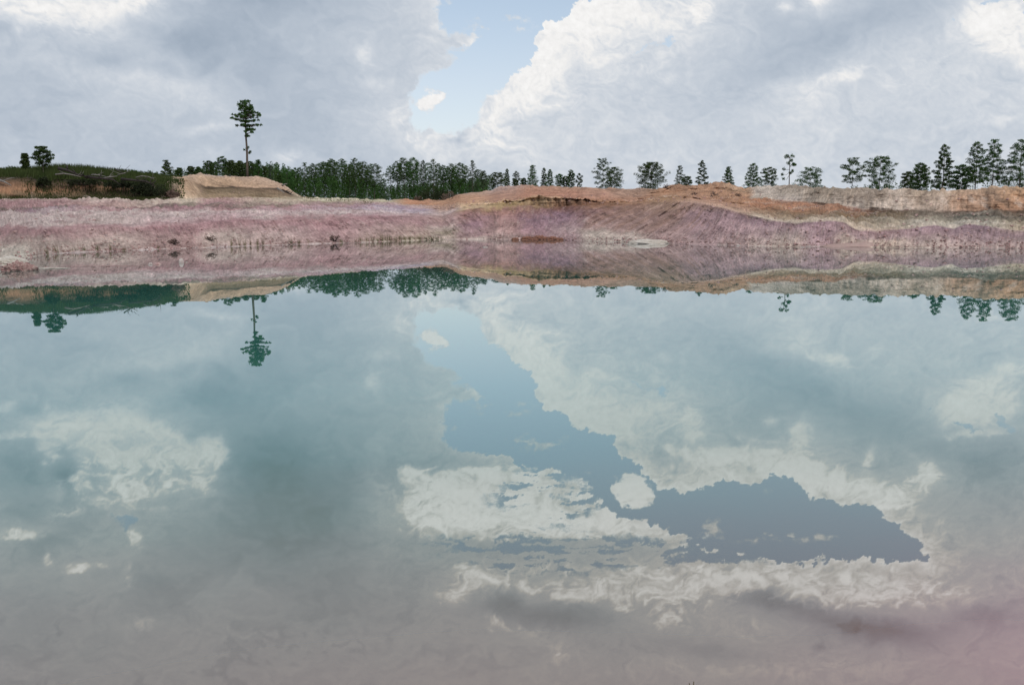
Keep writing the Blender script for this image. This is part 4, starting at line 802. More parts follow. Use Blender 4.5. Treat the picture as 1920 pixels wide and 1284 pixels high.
G_L, G_M, G_F, G_R = 'trees behind the left bank', 'trees behind the sand mound', 'tall pines of the central wood', 'trees on the right skyline'
T = [
 # x, ytop, width, D, kind, label, options
 (46, 288, 11, 157, 'spire', 'small narrow dark tree poking above the brush at the far left', dict(name='slender_tree', group=G_L, crown_base=.1, clump=.45, mat=M_BROAD)),
 (78, 275, 34, 157, 'round', 'small round-headed tree rising above the brush at the left, broader of the two there', dict(name='round_tree', group=G_L, crown_base=.40, clump=.15, mat=M_BROAD, dens=.85)),
 (312, 301, 26, 245, 'layer', 'low ragged tree above the grass halfway between the left brush and the lone pine', dict(name='round_tree', group=G_L, crown_base=.3, clump=.22, mat=M_BROAD)),
 (335, 315, 14, 260, 'round', 'tiny bushy tree just right of the low ragged tree', dict(name='round_tree', group=G_L, crown_base=.3, mat=M_BROAD)),
 (357, 312, 16, 270, 'round', 'tiny bushy tree behind the peak of the sand mound, left of the dense group', dict(name='round_tree', group=G_L, crown_base=.3, mat=M_BROAD)),
 (372, 313, 16, 270, 'layer', 'small tree touching the left side of the dense group behind the mound', dict(name='round_tree', group=G_L, crown_base=.3, mat=M_BROAD)),
 (390, 302, 24, 290, 'round', 'dense round dark tree, first of the group behind the sand mound', dict(name='round_tree', group=G_M, crown_base=.1, clump=.24, dens=1.4, mat=M_BROAD)),
 (415, 294, 26, 300, 'round', 'taller open-crowned pine in the group left of the lone pine', dict(group=G_M, crown_base=.3, clump=.22)),
 (434, 301, 20, 290, 'round', 'dense bushy tree two places left of the lone pine trunk', dict(name='round_tree', group=G_M, crown_base=.1, clump=.26, dens=1.4, mat=M_BROAD)),
 (449, 302, 18, 300, 'round', 'dense bushy tree directly left of the lone pine trunk', dict(name='round_tree', group=G_M, crown_base=.1, clump=.26, dens=1.3, mat=M_BROAD)),
 (469, 303, 20, 300, 'round', 'dense bushy tree directly right of the lone pine trunk', dict(name='round_tree', group=G_M, crown_base=.1, clump=.26, dens=1.3, mat=M_BROAD)),
 (484, 300, 20, 290, 'cone', 'pointed dark pine right of the lone pine, last of the dense group', dict(group=G_M, crown_base=.1, clump=.26, dens=1.4)),
 (507, 310, 15, 320, 'spire', 'thin sparse young pine in the dip right of the dense group', dict(group=G_M, crown_base=.2, mat=M_PALE)),
 (521, 322, 14, 330, 'round', 'low bushy pine at the end of the sand mound', dict(group=G_M, crown_base=.1)),
 (538, 320, 18, 360, 'round', 'low pine where the central wood begins, above the mound tail', dict(group=G_F, crown_base=.15)),
 (553, 315, 18, 380, 'round', 'medium pine at the left edge of the central wood', dict(group=G_F, crown_base=.2)),
 (571, 305, 18, 390, 'spire', 'slim pointed pine near the left edge of the central wood', dict(group=G_F, crown_base=.25)),
 (587, 307, 18, 385, 'round', 'round-topped pine next to the slim pointed one at the left of the wood', dict(group=G_F, crown_base=.45)),
 (606, 304, 22, 380, 'round', 'broad dark pine left of the tallest clump in the wood', dict(group=G_F, crown_base=.42, dens=1.3)),
 (622, 299, 22, 385, 'round', 'tall dense pine forming the left shoulder of the tallest clump', dict(group=G_F, crown_base=.35, dens=1.4)),
 (640, 298, 18, 400, 'round', 'tall pine leaning out at the right of the tallest clump', dict(group=G_F, crown_base=.5, lean=.03)),
 (654, 309, 20, 385, 'round', 'shorter dense pine between the tallest clump and the twin pines', dict(group=G_F, crown_base=.4, dens=1.2)),
 (665, 296, 17, 390, 'round', 'tall left one of the twin pines in the wood', dict(group=G_F, crown_base=.4)),
 (680, 303, 20, 380, 'round', 'right one of the twin pines, thick crown down to the thicket', dict(group=G_F, crown_base=.3, dens=1.3)),
 (701, 308, 30, 375, 'umbrella', 'wide round-crowned pine on its own left of the gap in the wood', dict(group=G_F, crown_base=.38, clump=.2, dens=1.2)),
 (718, 336, 16, 380, 'round', 'short bushy pine under the gap in the wood', dict(group=G_F, crown_base=.1)),
 (732, 312, 16, 385, 'umbrella', 'lower pine on thin bare trunk just right of the gap', dict(group=G_F, crown_base=.55)),
 (744, 303, 17, 380, 'umbrella', 'pine with bare lower trunk, second right of the gap', dict(group=G_F, crown_base=.52)),
 (757, 297, 20, 375, 'umbrella', 'dark flat-headed pine with bare trunk, third right of the gap', dict(group=G_F, crown_base=.5, dens=1.2)),
 (774, 296, 23, 370, 'round', 'tall full pine with foliage almost to the ground right of the gap', dict(group=G_F, crown_base=.2, dens=1.3)),
 (793, 300, 15, 385, 'spire', 'thin open pine between two full ones over the dark brush', dict(group=G_F, crown_base=.35, mat=M_PALE)),
 (812, 299, 22, 375, 'layer', 'tall layered pine above the dark brush pile', dict(group=G_F, crown_base=.3, clump=.2)),
 (831, 310, 14, 385, 'umbrella', 'slim pine right of the layered pine above the brush pile', dict(group=G_F, crown_base=.45)),
 (846, 307, 14, 380, 'umbrella', 'slim open-headed pine above the left foot of the orange mounds', dict(group=G_F, crown_base=.4)),
 (862, 306, 22, 370, 'round', 'dark full-headed pine near the right end of the wood', dict(group=G_F, crown_base=.35, dens=1.2)),
 (886, 301, 17, 365, 'spire', 'tall sparse pointed pine, last high one of the wood', dict(group=G_F, crown_base=.2, mat=M_PALE)),
 (906, 321, 15, 360, 'round', 'small open pine at the right end of the wood', dict(group=G_F, crown_base=.35, mat=M_PALE)),
 (934, 324, 34, 300, 'round', 'dense spreading tree at the left end of the orange mounds', dict(name='round_tree', group=G_R, crown_base=.08, dens=1.5, mat=M_BROAD)),
 (951, 317, 13, 320, 'spire', 'thin dark spire behind the spreading tree at the mound end', dict(group=G_R, crown_base=.2)),
 (968, 321, 16, 340, 'round', 'pale see-through tree beside the thin spire', dict(name='round_tree', group=G_R, crown_base=.2, mat=M_PALE, dens=.7)),
 (966, 336, 14, 300, 'round', 'small dark bush-like tree in front of the pale see-through one', dict(name='round_tree', group=G_R, crown_base=.1, mat=M_BROAD)),
 (998, 310, 25, 270, 'cone', 'stout dark pine with full crown on the orange mounds', dict(group=G_R, crown_base=.1, clump=.24, dens=1.5)),
 (982, 334, 14, 275, 'round', 'low bush-like tree at the left foot of the stout dark pine', dict(name='round_tree', group=G_R, crown_base=.1, mat=M_BROAD)),
 (1020, 315, 15, 280, 'spire', 'slender pale pine right of the stout dark pine', dict(group=G_R, crown_base=.15, mat=M_PALE)),
 (1031, 318, 20, 270, 'cone', 'dark bushy pine beside the slender pale one', dict(group=G_R, crown_base=.1, dens=1.2)),
 (1049, 326, 16, 280, 'round', 'low open pine in the middle of the row on the orange mounds', dict(group=G_R, crown_base=.2)),
 (1061, 330, 15, 280, 'round', 'lowest of the small pines on the orange mounds', dict(group=G_R, crown_base=.15)),
 (1071, 319, 16, 275, 'round', 'upright small pine near the right end of the row on the orange mounds', dict(group=G_R, crown_base=.2)),
 (1086, 325, 14, 275, 'round', 'thin pale small pine ending the row on the orange mounds', dict(group=G_R, crown_base=.25, mat=M_PALE, dens=.6)),
 (1131, 297, 40, 365, 'round', 'open-crowned pine with sky showing through, left one of the pair', dict(group=G_R, crown_base=.12, clump=.15, dens=1.1, mat=M_PALE)),
 (1152, 314, 34, 350, 'round', 'compact dark round tree, right one of the pair', dict(name='round_tree', group=G_R, crown_base=.05, clump=.24, dens=1.7, mat=M_BROAD)),
 (1221, 305, 60, 350, 'round', 'broad round dark tree standing alone on the middle skyline', dict(name='round_tree', group=G_R, crown_base=.1, clump=.17, dens=1.9, mat=M_BROAD)),
 (1275, 311, 22, 330, 'spire', 'sparse pale young pine left of the highest mound', dict(group=G_R, crown_base=.15, mat=M_PALE, dens=.8)),
 (1288, 331, 20, 320, 'round', 'small dark bushy tree touching the left of the highest mound', dict(name='round_tree', group=G_R, crown_base=.05, mat=M_BROAD)),
 (1317, 301, 27, 320, 'layer', 'very thin airy pine rising behind the highest mound', dict(group=G_R, crown_base=.15, mat=M_PALE, dens=.75, clump=.14)),
 (1366, 313, 25, 320, 'cone', 'medium blue-green pine right of the highest mound', dict(group=G_R, crown_base=.1, clump=.2, dens=1.1)),
 (1413, 307, 42, 320, 'cone', 'dense pyramid-shaped pine above the pale slope', dict(group=G_R, crown_base=.05, clump=.17, dens=1.7)),
 (1443, 314, 36, 325, 'round', 'looser rounded tree leaning against the pyramid-shaped pine', dict(name='round_tree', group=G_R, crown_base=.1, clump=.18, dens=1.2, mat=M_BROAD)),
 (1520, 314, 62, 310, 'layer', 'low wide pine with flat spreading layers', dict(group=G_R, crown_base=.1, clump=.15, dens=1.3)),
 (1600, 297, 50, 272, 'umbrella', 'flat-topped pine with open crown and visible straight trunk', dict(group=G_R, crown_base=.3, clump=.17, dens=.9)),
 (1652, 293, 62, 262, 'round', 'broad tall rounded pine right of the flat-topped one', dict(group=G_R, crown_base=.08, clump=.15, dens=1.5)),
 (1703, 322, 24, 250, 'round', 'small round tree between the broad pine and the dark column', dict(name='round_tree', group=G_R, crown_base=.1, mat=M_BROAD)),
 (1728, 306, 34, 235, 'round', 'thick dark column-like tree left of the tall pointed pine', dict(name='round_tree', group=G_R, crown_base=.05, clump=.24, dens=1.7, mat=M_BROAD)),
 (1772, 271, 48, 238, 'cone', 'tall sharply pointed pine on the right skyline', dict(group=G_R, crown_base=.12, clump=.15, dens=1.5)),
 (1806, 309, 44, 228, 'round', 'lower bushy pine between the pointed pine and the tall pair', dict(group=G_R, crown_base=.08, clump=.17, dens=1.2)),
 (1834, 266, 50, 222, 'spire', 'tall layered pine, left one of the tall pair near the right edge', dict(group=G_R, crown_base=.2, clump=.18, dens=1.3)),
 (1866, 263, 48, 225, 'spire', 'tall dark pine with straight visible trunk, right one of the tall pair', dict(group=G_R, crown_base=.25, clump=.19, dens=1.4)),
 (1917, 263, 74, 222, 'layer', 'big layered pine cut by the right edge of the photo', dict(group=G_R, crown_base=.12, clump=.16, dens=1.7)),
 (1980, 275, 60, 235, 'round', 'broad pine standing beyond the right edge of the photo', dict(group=G_R, crown_base=.12, clump=.17, dens=1.3)),
]
SECOND = [(562, 314, 20, 'between the medium and the slim pine at the left of the wood'), (580, 312, 20, 'right behind the slim pointed pine at the left of the wood'), (597, 308, 22, 'left of the broad dark pine in the wood'),
 (614, 304, 22, 'between the broad dark pine and the tallest clump'), (631, 303, 22, 'inside the tallest clump of the wood'), (648, 308, 20, 'right of the tallest clump of the wood'), (659, 306, 18, 'left of the twin pines'),
 (673, 305, 20, 'between the twin pines'), (690, 312, 20, 'between the twin pines and the wide one by the gap'), (749, 306, 18, 'between the second and third pines right of the gap'), (766, 302, 20, 'right of the dark flat-headed pine'),
 (783, 303, 20, 'right of the tall full pine'), (802, 305, 22, 'left of the layered pine over the brush pile'), (821, 306, 20, 'right of the layered pine over the brush pile'), (839, 312, 18, 'between the two slim pines above the orange mound foot'),
 (854, 313, 18, 'left of the dark full-headed pine at the wood end'), (872, 311, 20, 'right of the dark full-headed pine at the wood end'), (896, 318, 18, 'right of the tall sparse pine at the wood end'), (918, 330, 20, 'low at the very right end of the wood'),
 (376, 318, 18, 'above the peak of the sand mound'), (400, 306, 22, 'right of the first dense round tree behind the mound'), (425, 304, 22, 'right of the open-crowned pine behind the mound'), (443, 306, 20, 'between the two bushy trees left of the lone pine'),
 (459, 306, 18, 'straight behind the trunk of the lone pine'), (477, 307, 20, 'between the bushy tree and the pointed pine by the lone pine'), (493, 312, 18, 'right of the pointed pine beside the lone pine'), (530, 326, 18, 'low behind the tail of the sand mound'), (546, 322, 20, 'where the wood starts to rise beyond the mound tail')]
for x, yt, w, where in SECOND:
    far = x > 520
    T.append((x, yt, w, 455 if far else 325, 'round', ('half-hidden pine ' if far else 'half-hidden dark tree ') + where, dict(name='pine_tree' if far else 'round_tree', group='second row of the central wood' if far else 'second row behind the sand mound', crown_base=.25, dens=1.4, mat=M_PINE if far else M_BROAD)))
for x, yt, wpx, D, kind, label, kw in T:
    kw = dict(kw); name = kw.pop('name', 'pine_tree'); group = kw.pop('group')
    if 'clump' not in kw: kw['clump'] = .26
    if 930 <= x <= 1090: D += 110
    if group == G_F: D += 40
    if group == G_F: wpx *= 1.22; kw['dens'] = kw.get('dens', 1)*1.25
    if group == G_R: kw['dens'] = kw.get('dens', 1)*1.15; kw['clump'] *= .88
    kw.setdefault('per', 52)
    tree_px(x, yt, wpx, D, kind, label, name, 'tree', group, **kw)

# the odd tufted pine: bare thin stem with a few pompom tufts
def tufted():
    D = 196.0; b = P(1479.5, 352, D); b[2] = ground_z(b[0], D) - .2
    root = bpy.data.objects.new('tufted_pine', None); COL.objects.link(root); root.location = tuple(b)
    tag(root, 'spindly nearly bare pine with a few dark pompom tufts on thin twigs', 'tree', G_R)
    def q(x, y): return P(x, y, D) - b
    mb = MB()
    mb.add(*tube([q(1479.5, 356), q(1480, 330), q(1481, 308), q(1479, 293)], [.12, .09, .07, .04], 6))
    tufts = [(1475.5, 293.5, 4.3), (1483, 293.5, 3.8), (1479, 292.5, 3), (1483, 301, 2.8), (1477, 306.5, 3.3), (1486, 308.5, 3.3), (1491, 309.5, 2.8), (1482, 324.5, 3.2), (1487, 321, 3.2), (1467.5, 317.5, 2.7), (1467.5, 327, 2.5), (1469.5, 335.5, 2.3), (1489, 307, 2)]
    for x, y, r in tufts:
        mb.add(*tube([q(1480.5, y + 4 if abs(x-1480) < 9 else 318 + (y - 318)*.55), q((x+1480)/2, y + 1.5), q(x, y)], [.05, .035, .02], 4))
    mb.build('trunk', M_BARK, root)
    c = np.array([q(x, y) for x, y, r in tufts]); c[:, 1] += rng.normal(size=len(c))*0.5
    v, f = leaf_tris(c, np.array([[r/F*D]*3 for x, y, r in tufts]), 70, .26, .9)
    mesh_obj('crown', v, f, M_PINE, root)
tufted()

# ---- thicket below the wood and low tree line: reads as one mass
def thicket(name, label, x0, x1, d0, d1, n, hfun, mat, leaf=.55, per=9, low=0.0):
    xs = rng.uniform(x0, x1, n); D = rng.uniform(d0, d1, n)
    cs, rs_ = [], []; tb = MB()
    for x, d in zip(xs, D):
        a, _ = ray(x, 372); X = a*d; gz = ground_z(X, d)
        h = hfun(x)*(0.72 + 0.4*rng.random())/F*d
        m = max(3, int(h/1.0))
        for j in range(m):
            t = (j + .5)/m
            w = (0.75*(1 - t) + 0.28)*min(h, 7)*.20
            cs.append((X + rng.normal()*w*.5, d + rng.normal()*w*.5, gz + h*(low + (1-low)*t))); rs_.append([w*.9, w*.9, .7])
    v, f = leaf_tris(np.array(cs), np.array(rs_), per, leaf, 1.0, .4)
    o = mesh_obj(name, v, f, mat)
    return tag(o, label, 'woodland', kind='stuff')
thicket('pine_thicket', 'dense dark green thicket of young pines beneath the tall wood', 500, 915, 405, 480, 680, lambda x: np.interp(x, [500, 540, 600, 660, 700, 740, 790, 850, 915], [40, 44, 46, 46, 36, 30, 34, 34, 28]), M_PINE, per=13)
thicket('distant_wood', 'low dark line of far woodland behind the left bank and the mounds', -140, 520, 300, 420, 420, lambda x: np.interp(x, [-140, 0, 300, 420, 520], [24, 24, 20, 24, 30]), M_BROAD, per=9)
thicket('skyline_scrub', 'low scrub and saplings along the right skyline between the trees', 1590, 2080, 235, 290, 150, lambda x: np.interp(x, [1590, 1700, 1760, 1920], [10, 20, 26, 34]), M_PINE, leaf=.4, per=9)

# ---- grass and weeds on top of the left bank
def blades(name, label, n, xf, hf, mat, w=.10, cat='grass'):
    V = np.zeros((n*3, 3)); k = 0
    for i in range(n):
        X, Y, Z, h = xf()
        lx, ly = rng.normal()*0.22*h, rng.normal()*0.22*h
        V[k] = (X - w, Y, Z - .1); V[k+1] = (X + w, Y, Z - .1); V[k+2] = (X + lx, Y + ly, Z + h); k += 3
    o = mesh_obj(name, V, np.arange(n*3).reshape(-1, 3), mat)
    return tag(o, label, cat, kind='stuff')
def grass_pt():
    x = rng.uniform(-120, 345); d = rng.uniform(149.5, 168)
    a, _ = ray(x, 330); X = a*d; z = ground_z(X, d)
    px_h = np.interp(x, [-120, 0, 60, 110, 150, 200, 260, 300, 330, 345], [12, 14, 15, 18, 19, 16, 12, 8, 4, 1.5])
    return X, d, z, px_h/F*d*(0.55 + .6*rng.random())
blades('bank_grass', 'tall green grass and weeds covering the top of the left bank', 15000, grass_pt, None, M_GRASS, w=.11)
def toe_pt():
    x = rng.uniform(-60, 318); d = rng.uniform(142, 149)
    a, _ = ray(x, 371); X = a*d; z = ground_z(X, d)
    return X, d, z, (0.25 + .55*rng.random())*(0.3 + .7*float(vnoise(np.array([x/25.0]), np.array([0.0]), 5)[0]))
blades('toe_grass', 'olive weeds growing along the foot of the left cliff', 3500, toe_pt, None, M_GRASS, w=.06)
def bench_pt():
    x = rng.uniform(560, 700); d = rng.uniform(180, 205)
    a, _ = ray(x, 375); X = a*d; z = ground_z(X, d)
    return X, d, z, .12 + .2*rng.random()
blades('bench_grass', 'thin dry grass on the pale bench below the wood', 900, bench_pt, None, M_REED, w=.05)

# ---- bushes
G_B = 'bushes on the left bank'
def bush(x, ybase, wpx, hpx, D, mat, label, name='bush', group=None, per=26, dens=1.0, hang=False, leaf=.3, onground=True, stem=M_DARKWOOD):
    if group == G_B: D -= 5.5 if not onground else 9
    b = P(x, ybase, D)
    if onground: b[2] = ground_z(b[0], D) - .1
    w, h = wpx/F*D/2, hpx/F*D
    root = bpy.data.objects.new(name, None); COL.objects.link(root); root.location = tuple(b)
    tag(root, label, 'bush', group)
    n = int(26*dens); c = []; mb = MB()
    for i in range(n):
        a = rng.uniform(0, 6.283); r = math.sqrt(rng.random())*w; z = h*rng.uniform(.12, .88)*(1 - .45*(r/w)**2)
        p = np.array([math.cos(a)*r, math.sin(a)*r*.6, z]); c.append(p)
        if i % 2 == 0: mb.add(*tube([(p[0]*.15, p[1]*.15, 0), (p[0]*.6, p[1]*.6, z*.6), tuple(p)], [.06, .04, .02], 4))
    cr = max(.28, min(w, h)*.30)
    v, f = leaf_tris(np.array(c), np.array([[cr]*3]*n), per, leaf, .8, .2)
    v[:, 2] = np.clip(v[:, 2], -.1, None)
    mb.build('stems', stem, root); mesh_obj('foliage', v, f, mat, root)
    return root
G_B = 'bushes on the left bank'
bush(20, 330, 60, 18, 168, M_BROAD, 'low dark bush on the bank at the far left edge', group=G_B, dens=1.4)
bush(78, 326, 32, 13, 160, M_BROAD, 'dark bush at the foot of the round-headed left tree', group=G_B, dens=1.4)
bush(130, 330, 60, 22, 166, M_GRASS, 'highest light green bush on the left bank', group=G_B, dens=1.6)
bush(190, 332, 50, 18, 168, M_GRASS, 'light green bush right of the highest one on the left bank', group=G_B, dens=1.3)
bush(228, 336, 24, 17, 168, M_BROAD, 'small dark shrub above the tangle of dead branches', group=G_B)
bush(253, 336, 20, 18, 172, M_BROAD, 'small upright shrub between the tangle and the mound', group=G_B)
bush(285, 338, 24, 14, 174, M_BROAD, 'small shrub near the right end of the bank grass', group=G_B)
bush(262, 364, 34, 30, 152.5, M_SCRUB, 'dark scrub hanging down the left cliff below the dead branches', group=G_B, dens=1.6, onground=False)
bush(290, 368, 44, 30, 152, M_SCRUB, 'largest dark scrub patch covering the cliff left of the sand mound', group=G_B, dens=1.8, onground=False)
bush(322, 371, 24, 14, 152.5, M_DEAD, 'brownish scrub at the left foot of the sand mound', group=G_B, dens=1.2, onground=False)
bush(222, 352, 50, 14, 153, M_SCRUB, 'dark roots and scrub under the tangle of dead branches', group=G_B, dens=1.4, onground=False)
bush(160, 347, 70, 12, 153, M_SCRUB, 'dark overhanging scrub along the cliff edge under the highest bush', group=G_B, dens=1.4, onground=False)
bush(82, 348, 22, 18, 153, M_SCRUB, 'dark wedge of scrub filling the notch in the left cliff', group=G_B, dens=1.2, onground=False)
bush(815, 376, 62, 26, 240, M_SCRUB, 'large dark brush pile in front of the wood above the orange soil', 'brush_pile', dens=2.0, leaf=.4)
bush(845, 374, 30, 18, 236, M_DEAD, 'reddish dry brush beside the dark brush pile', 'brush_pile', dens=1.2)
bush(784, 376, 14, 12, 240, M_DEAD, 'small round reddish root ball left of the dark brush pile', 'root_ball', dens=1.2, leaf=.25)

# ---- dead branches and logs
def branch(name, label, pts, D, r0, mat, twigs=4, group=None):
    if D < 160: D -= 5.5
    W = np.array([P(x, y, D + dz) for x, y, dz in pts]); b = W[0].copy()
    root = bpy.data.objects.new(name, None); COL.objects.link(root); root.location = tuple(b); W = W - b
    tag(root, label, 'deadwood', group)
    mb = MB(); n = len(W); mb.add(*tube(W, [r0*(1 - .7*i/(n-1)) for i in range(n)], 7)); mb.build('log', mat, root)
    if twigs:
        for i in range(twigs):
            tw = MB()
            f = rng.uniform(.2, .95)*(n-1); k = min(int(f), n-2); p = W[k]*(1-(f-k)) + W[k+1]*(f-k)
            q = p + np.array([rng.normal()*.9, rng.normal()*.4, abs(rng.normal())*.6 + .1]); mid = (p+q)/2 + rng.normal(size=3)*.12
            tw.add(*tube([p, mid, q], [r0*.4, r0*.28, r0*.12], 5)); tw.build('twig', mat, root)
G_D = 'dead branches along the left cliff edge'
branch('dead_branch', 'long dark fallen trunk slanting down from the grass over the left cliff', [(110, 316, -1), (128, 320, -1.5), (146, 328, -2), (165, 331, -2)], 153, .28, M_DARKWOOD, 6, G_D)
branch('dead_branch', 'grey horizontal branch at the left end of the tangle', [(104, 327.5, -1), (120, 325.5, -1.6), (136, 328, -1.8), (152, 332, -1.5)], 152.5, .13, M_DRIFT, 4, G_D)
branch('dead_branch', 'pale thin branch in the middle of the tangle', [(172, 328, -1.2), (186, 328.5, -1.8), (198, 331, -1.5)], 152.5, .11, M_DRIFT, 3, G_D)
branch('dead_branch', 'palest branch pointing right above the cliff tangle', [(190, 335, -1.4), (205, 332, -2), (220, 330.5, -2)], 152.3, .13, M_DRIFT, 3, G_D)
branch('dead_branch', 'forked branch crossing above the middle of the tangle', [(216, 317, -.5), (226, 323, -1.3), (238, 328, -1.5)], 153, .12, M_DARKWOOD, 4, G_D)
branch('dead_branch', 'short pale branch crossing the forked one', [(221, 328, -1), (232, 325, -1.5), (243, 321, -1.2)], 152.6, .09, M_DRIFT, 2, G_D)
branch('dead_branch', 'thick dark root curling down the cliff below the tangle', [(160, 332, -1), (185, 334, -2), (212, 337, -2.2), (226, 347, -1.6)], 152.6, .24, M_DARKWOOD, 6, G_D)
branch('dead_branch', 'dark root mass at the right end of the tangle', [(228, 336, -1), (250, 338, -1.8), (272, 340, -1.8), (290, 348, -1)], 152.6, .24, M_DARKWOOD, 8, G_D)
branch('dead_branch', 'grey arched branch over the dark scrub at the right end', [(255, 333, -.8), (266, 330, -1.2), (280, 332, -1.2), (290, 337, -.8)], 152.6, .10, M_DRIFT, 3, G_D)
branch('fallen_log', 'weathered log leaning on the cliff at the left edge of the photo', [(-4, 337, -1.5), (8, 341, -2), (21, 348, -2.4)], 153, .22, M_DRIFT, 1, None)
branch('fallen_log', 'straight pale log sliding down the right tail of the sand mound', [(520, 353, -1.5), (530, 360, -2.0), (540, 368.5, -2.6)], 181, .20, M_DRIFT, 0, None)
branch('fallen_log', 'short stub of wood jutting from the tail of the sand mound', [(529, 348, -1), (534, 346, -1.3), (538, 344.5, -1.5)], 185, .22, M_DRIFT, 0, None)
branch('fallen_log', 'dark tangled log at the foot of the mound tail', [(530, 357, -1.5), (540, 361, -2), (549, 368, -2)], 183, .24, M_DARKWOOD, 5, None)

# ---- reeds and dry stalks at the waterline
def clump(x, ybase, hpx, wpx, label, n=16, mat=None, group='reeds along the far shore', name='reed_clump', Dadd=.6):
    a, b = ray(x, ybase); th_ = math.atan(a); r_, _ = line_at(0, np.array([th_])); r_ = float(r_[0]) + .35
    D = r_*math.cos(th_); base = np.array([a*D, D, 0.0])
    h, w = hpx/F*D, wpx/F*D/2
    V = []
    for i in range(n):
        bx, by = rng.normal()*w*.45, rng.normal()*.15; hh = h*rng.uniform(.45, 1.05); lx = rng.normal()*.12*hh + bx*.4; ly = rng.normal()*.1
        t = .022
        V += [(bx - t, by, 0), (bx + t, by, 0), (bx + lx, by + ly, hh)]
    o = mesh_obj(name, np.array(V), np.arange(len(V)).reshape(-1, 3), mat or M_REED)
    o.location = tuple(base)
    tag(o, label, 'reeds', group)
RE = [
 (86, 475, 16, 6, 'short reed tuft nearest the white spit on the left shore'), (105, 474, 20, 7, 'thickest dark reed tuft on the left shore'),
 (119, 473.5, 9, 4, 'tiny reed tuft just right of the thickest one'), (136, 473, 13, 3, 'single thin stalk left of the pair on the left shore'),
 (143, 473, 15, 4, 'slightly taller stalk beside the single thin one'), (158, 472.5, 13, 5, 'small dark tuft left of the leaning reeds'),
 (182, 471.5, 17, 8, 'leaning reed tuft with crossed stalks'), (207, 470.5, 18, 3, 'lone upright stalk right of the leaning reeds'),
 (233, 470, 8, 5, 'low tuft in the middle of the pink shore'), (296, 467.5, 8, 6, 'low tuft left of the dry brown shrub'),
 (434, 463, 24, 3, 'first of the tall thin stalks below the lone pine'), (450, 462.5, 26, 4, 'second tall stalk below the lone pine'),
 (459, 462.5, 20, 4, 'short dark stalk between the tall stalks below the lone pine'), (470, 462, 16, 3, 'faint stalk right of the short dark one'),
 (482, 461.5, 20, 4, 'bushy-footed stalk right of the faint one'), (493, 461, 28, 3, 'tallest thin stalk on the shore'),
 (545, 459.5, 16, 6, 'dark tuft right of the tall stalks'), (560, 459, 12, 5, 'lower tuft beside the dark one'),
 (578, 458.5, 15, 4, 'thin tuft halfway to the dead shrub'), (640, 456.5, 12, 7, 'low tuft right of the dead shrub'),
]
for x, y, h, w, lb in RE: clump(x, y, h, w, lb, n=22 if w > 4 else 9)
RW = ['first and shortest', 'second', 'third', 'fourth', 'fifth', 'tallest, sixth', 'seventh', 'tall eighth', 'ninth', 'tall tenth', 'eleventh', 'twelfth', 'short thirteenth', 'last']
for wd, (x, h) in zip(RW, ((668, 10), (676, 14), (688, 12), (699, 16), (708, 12), (717, 20), (724, 15), (731, 18), (741, 14), (750, 17), (759, 12), (768, 15), (777, 10), (786, 12))):
    clump(x, 452.0 + (760-x)*.035, h, 6, wd + ' tuft from the left in the dense reed row before the bend', n=18, group='dense row of reeds before the bend')
for wd, (x, h) in zip(('leftmost', 'second', 'third', 'rightmost'), ((799, 7), (808, 8), (817, 8), (826, 7))):
    clump(x, 448.5, h, 12, wd + ' olive tuft on the sandy corner where the banks meet', n=26, mat=M_GRASS, group='olive tufts on the sandy corner')
G_S = 'dry shrubs on the lower bank'
bush(326, 464, 16, 12, 106, M_DEAD, 'dry brown shrub at the foot of the reddest stretch of bank', 'dry_shrub', G_S, dens=.8, leaf=.14, per=16)
bush(628, 456, 20, 17, 128.6, M_DEAD, 'grey dead shrub standing on the pink shore', 'dry_shrub', G_S, dens=.7, leaf=.16, per=14)
bush(392, 452, 26, 10, 110.5, M_DEAD, 'sprawling dry shrub on the reddish slope', 'dry_shrub', G_S, dens=.6, leaf=.14, per=14)
for x, y, D, h, lb in ((1250, 354, 153, 9, 'small dry bush on the shoulder left of the highest mound'), (1340, 372, 137, 12, 'spiky dry bush on the orange terrace under the highest mound'), (1300, 368, 141, 6, 'tiny dry bush left of the spiky one on the orange terrace'),
                       (1383, 367, 138, 5, 'tiny dry bush at the left end of the pale slope')):
    bush(x, y, h*1.5, h, D, M_DEAD, lb, 'dry_shrub', 'dry shrubs on the mounds', dens=.5, leaf=.2, per=8)

# ---- stones, islets, heaps
def rock(name, label, x, yw, wpx, hpx, mat, cat='rock', group=None, depth=.8, seed=1, D=None, z0=None, rough=.22, res=4, peak=None, inset=0.0, freq=1.6):
    a, b = ray(x, yw)
    if D is None: D = -H/b; z = 0.0
    else: z = H + b*D
    if z0 is not None: z = z0
    w, h = wpx/F*D/2, hpx/F*D
    n1, n2 = 10*res//2, 14*res//2
    V = []
    for i in range(n1+1):
        t = i/n1*math.pi*.62
        for j in range(n2):
            p = 2*math.pi*j/n2
            V.append((math.sin(t)*math.cos(p), math.sin(t)*math.sin(p), math.cos(t)))
    V = np.array(V)
    q = fbm(V[:, 0]*freq + seed*3.1 + V[:, 2], V[:, 1]*freq + seed + V[:, 2]*1.3, 5, seed, .6)
    V = V*(1 + rough*2*q)[:, None]
    if peak: V[:, 2] *= 1 + peak*np.exp(-((V[:, 0] - .1)/.35)**2)
    V[:, 0] *= w; V[:, 1] *= w*depth; V[:, 2] *= h
    V[:, 2] /= max(1e-6, V[:, 2].max()/h)
    Fc = [tuple((i*n2 + j, (i+1)*n2 + j, (i+1)*n2 + (j+1) % n2, i*n2 + (j+1) % n2)) for i in range(n1) for j in range(n2)]
    o = mesh_obj(name, V, Fc, mat, smooth=True)
    o.location = (a*D, D + w*depth*.5*inset, z)
    return tag(o, label, cat, group)
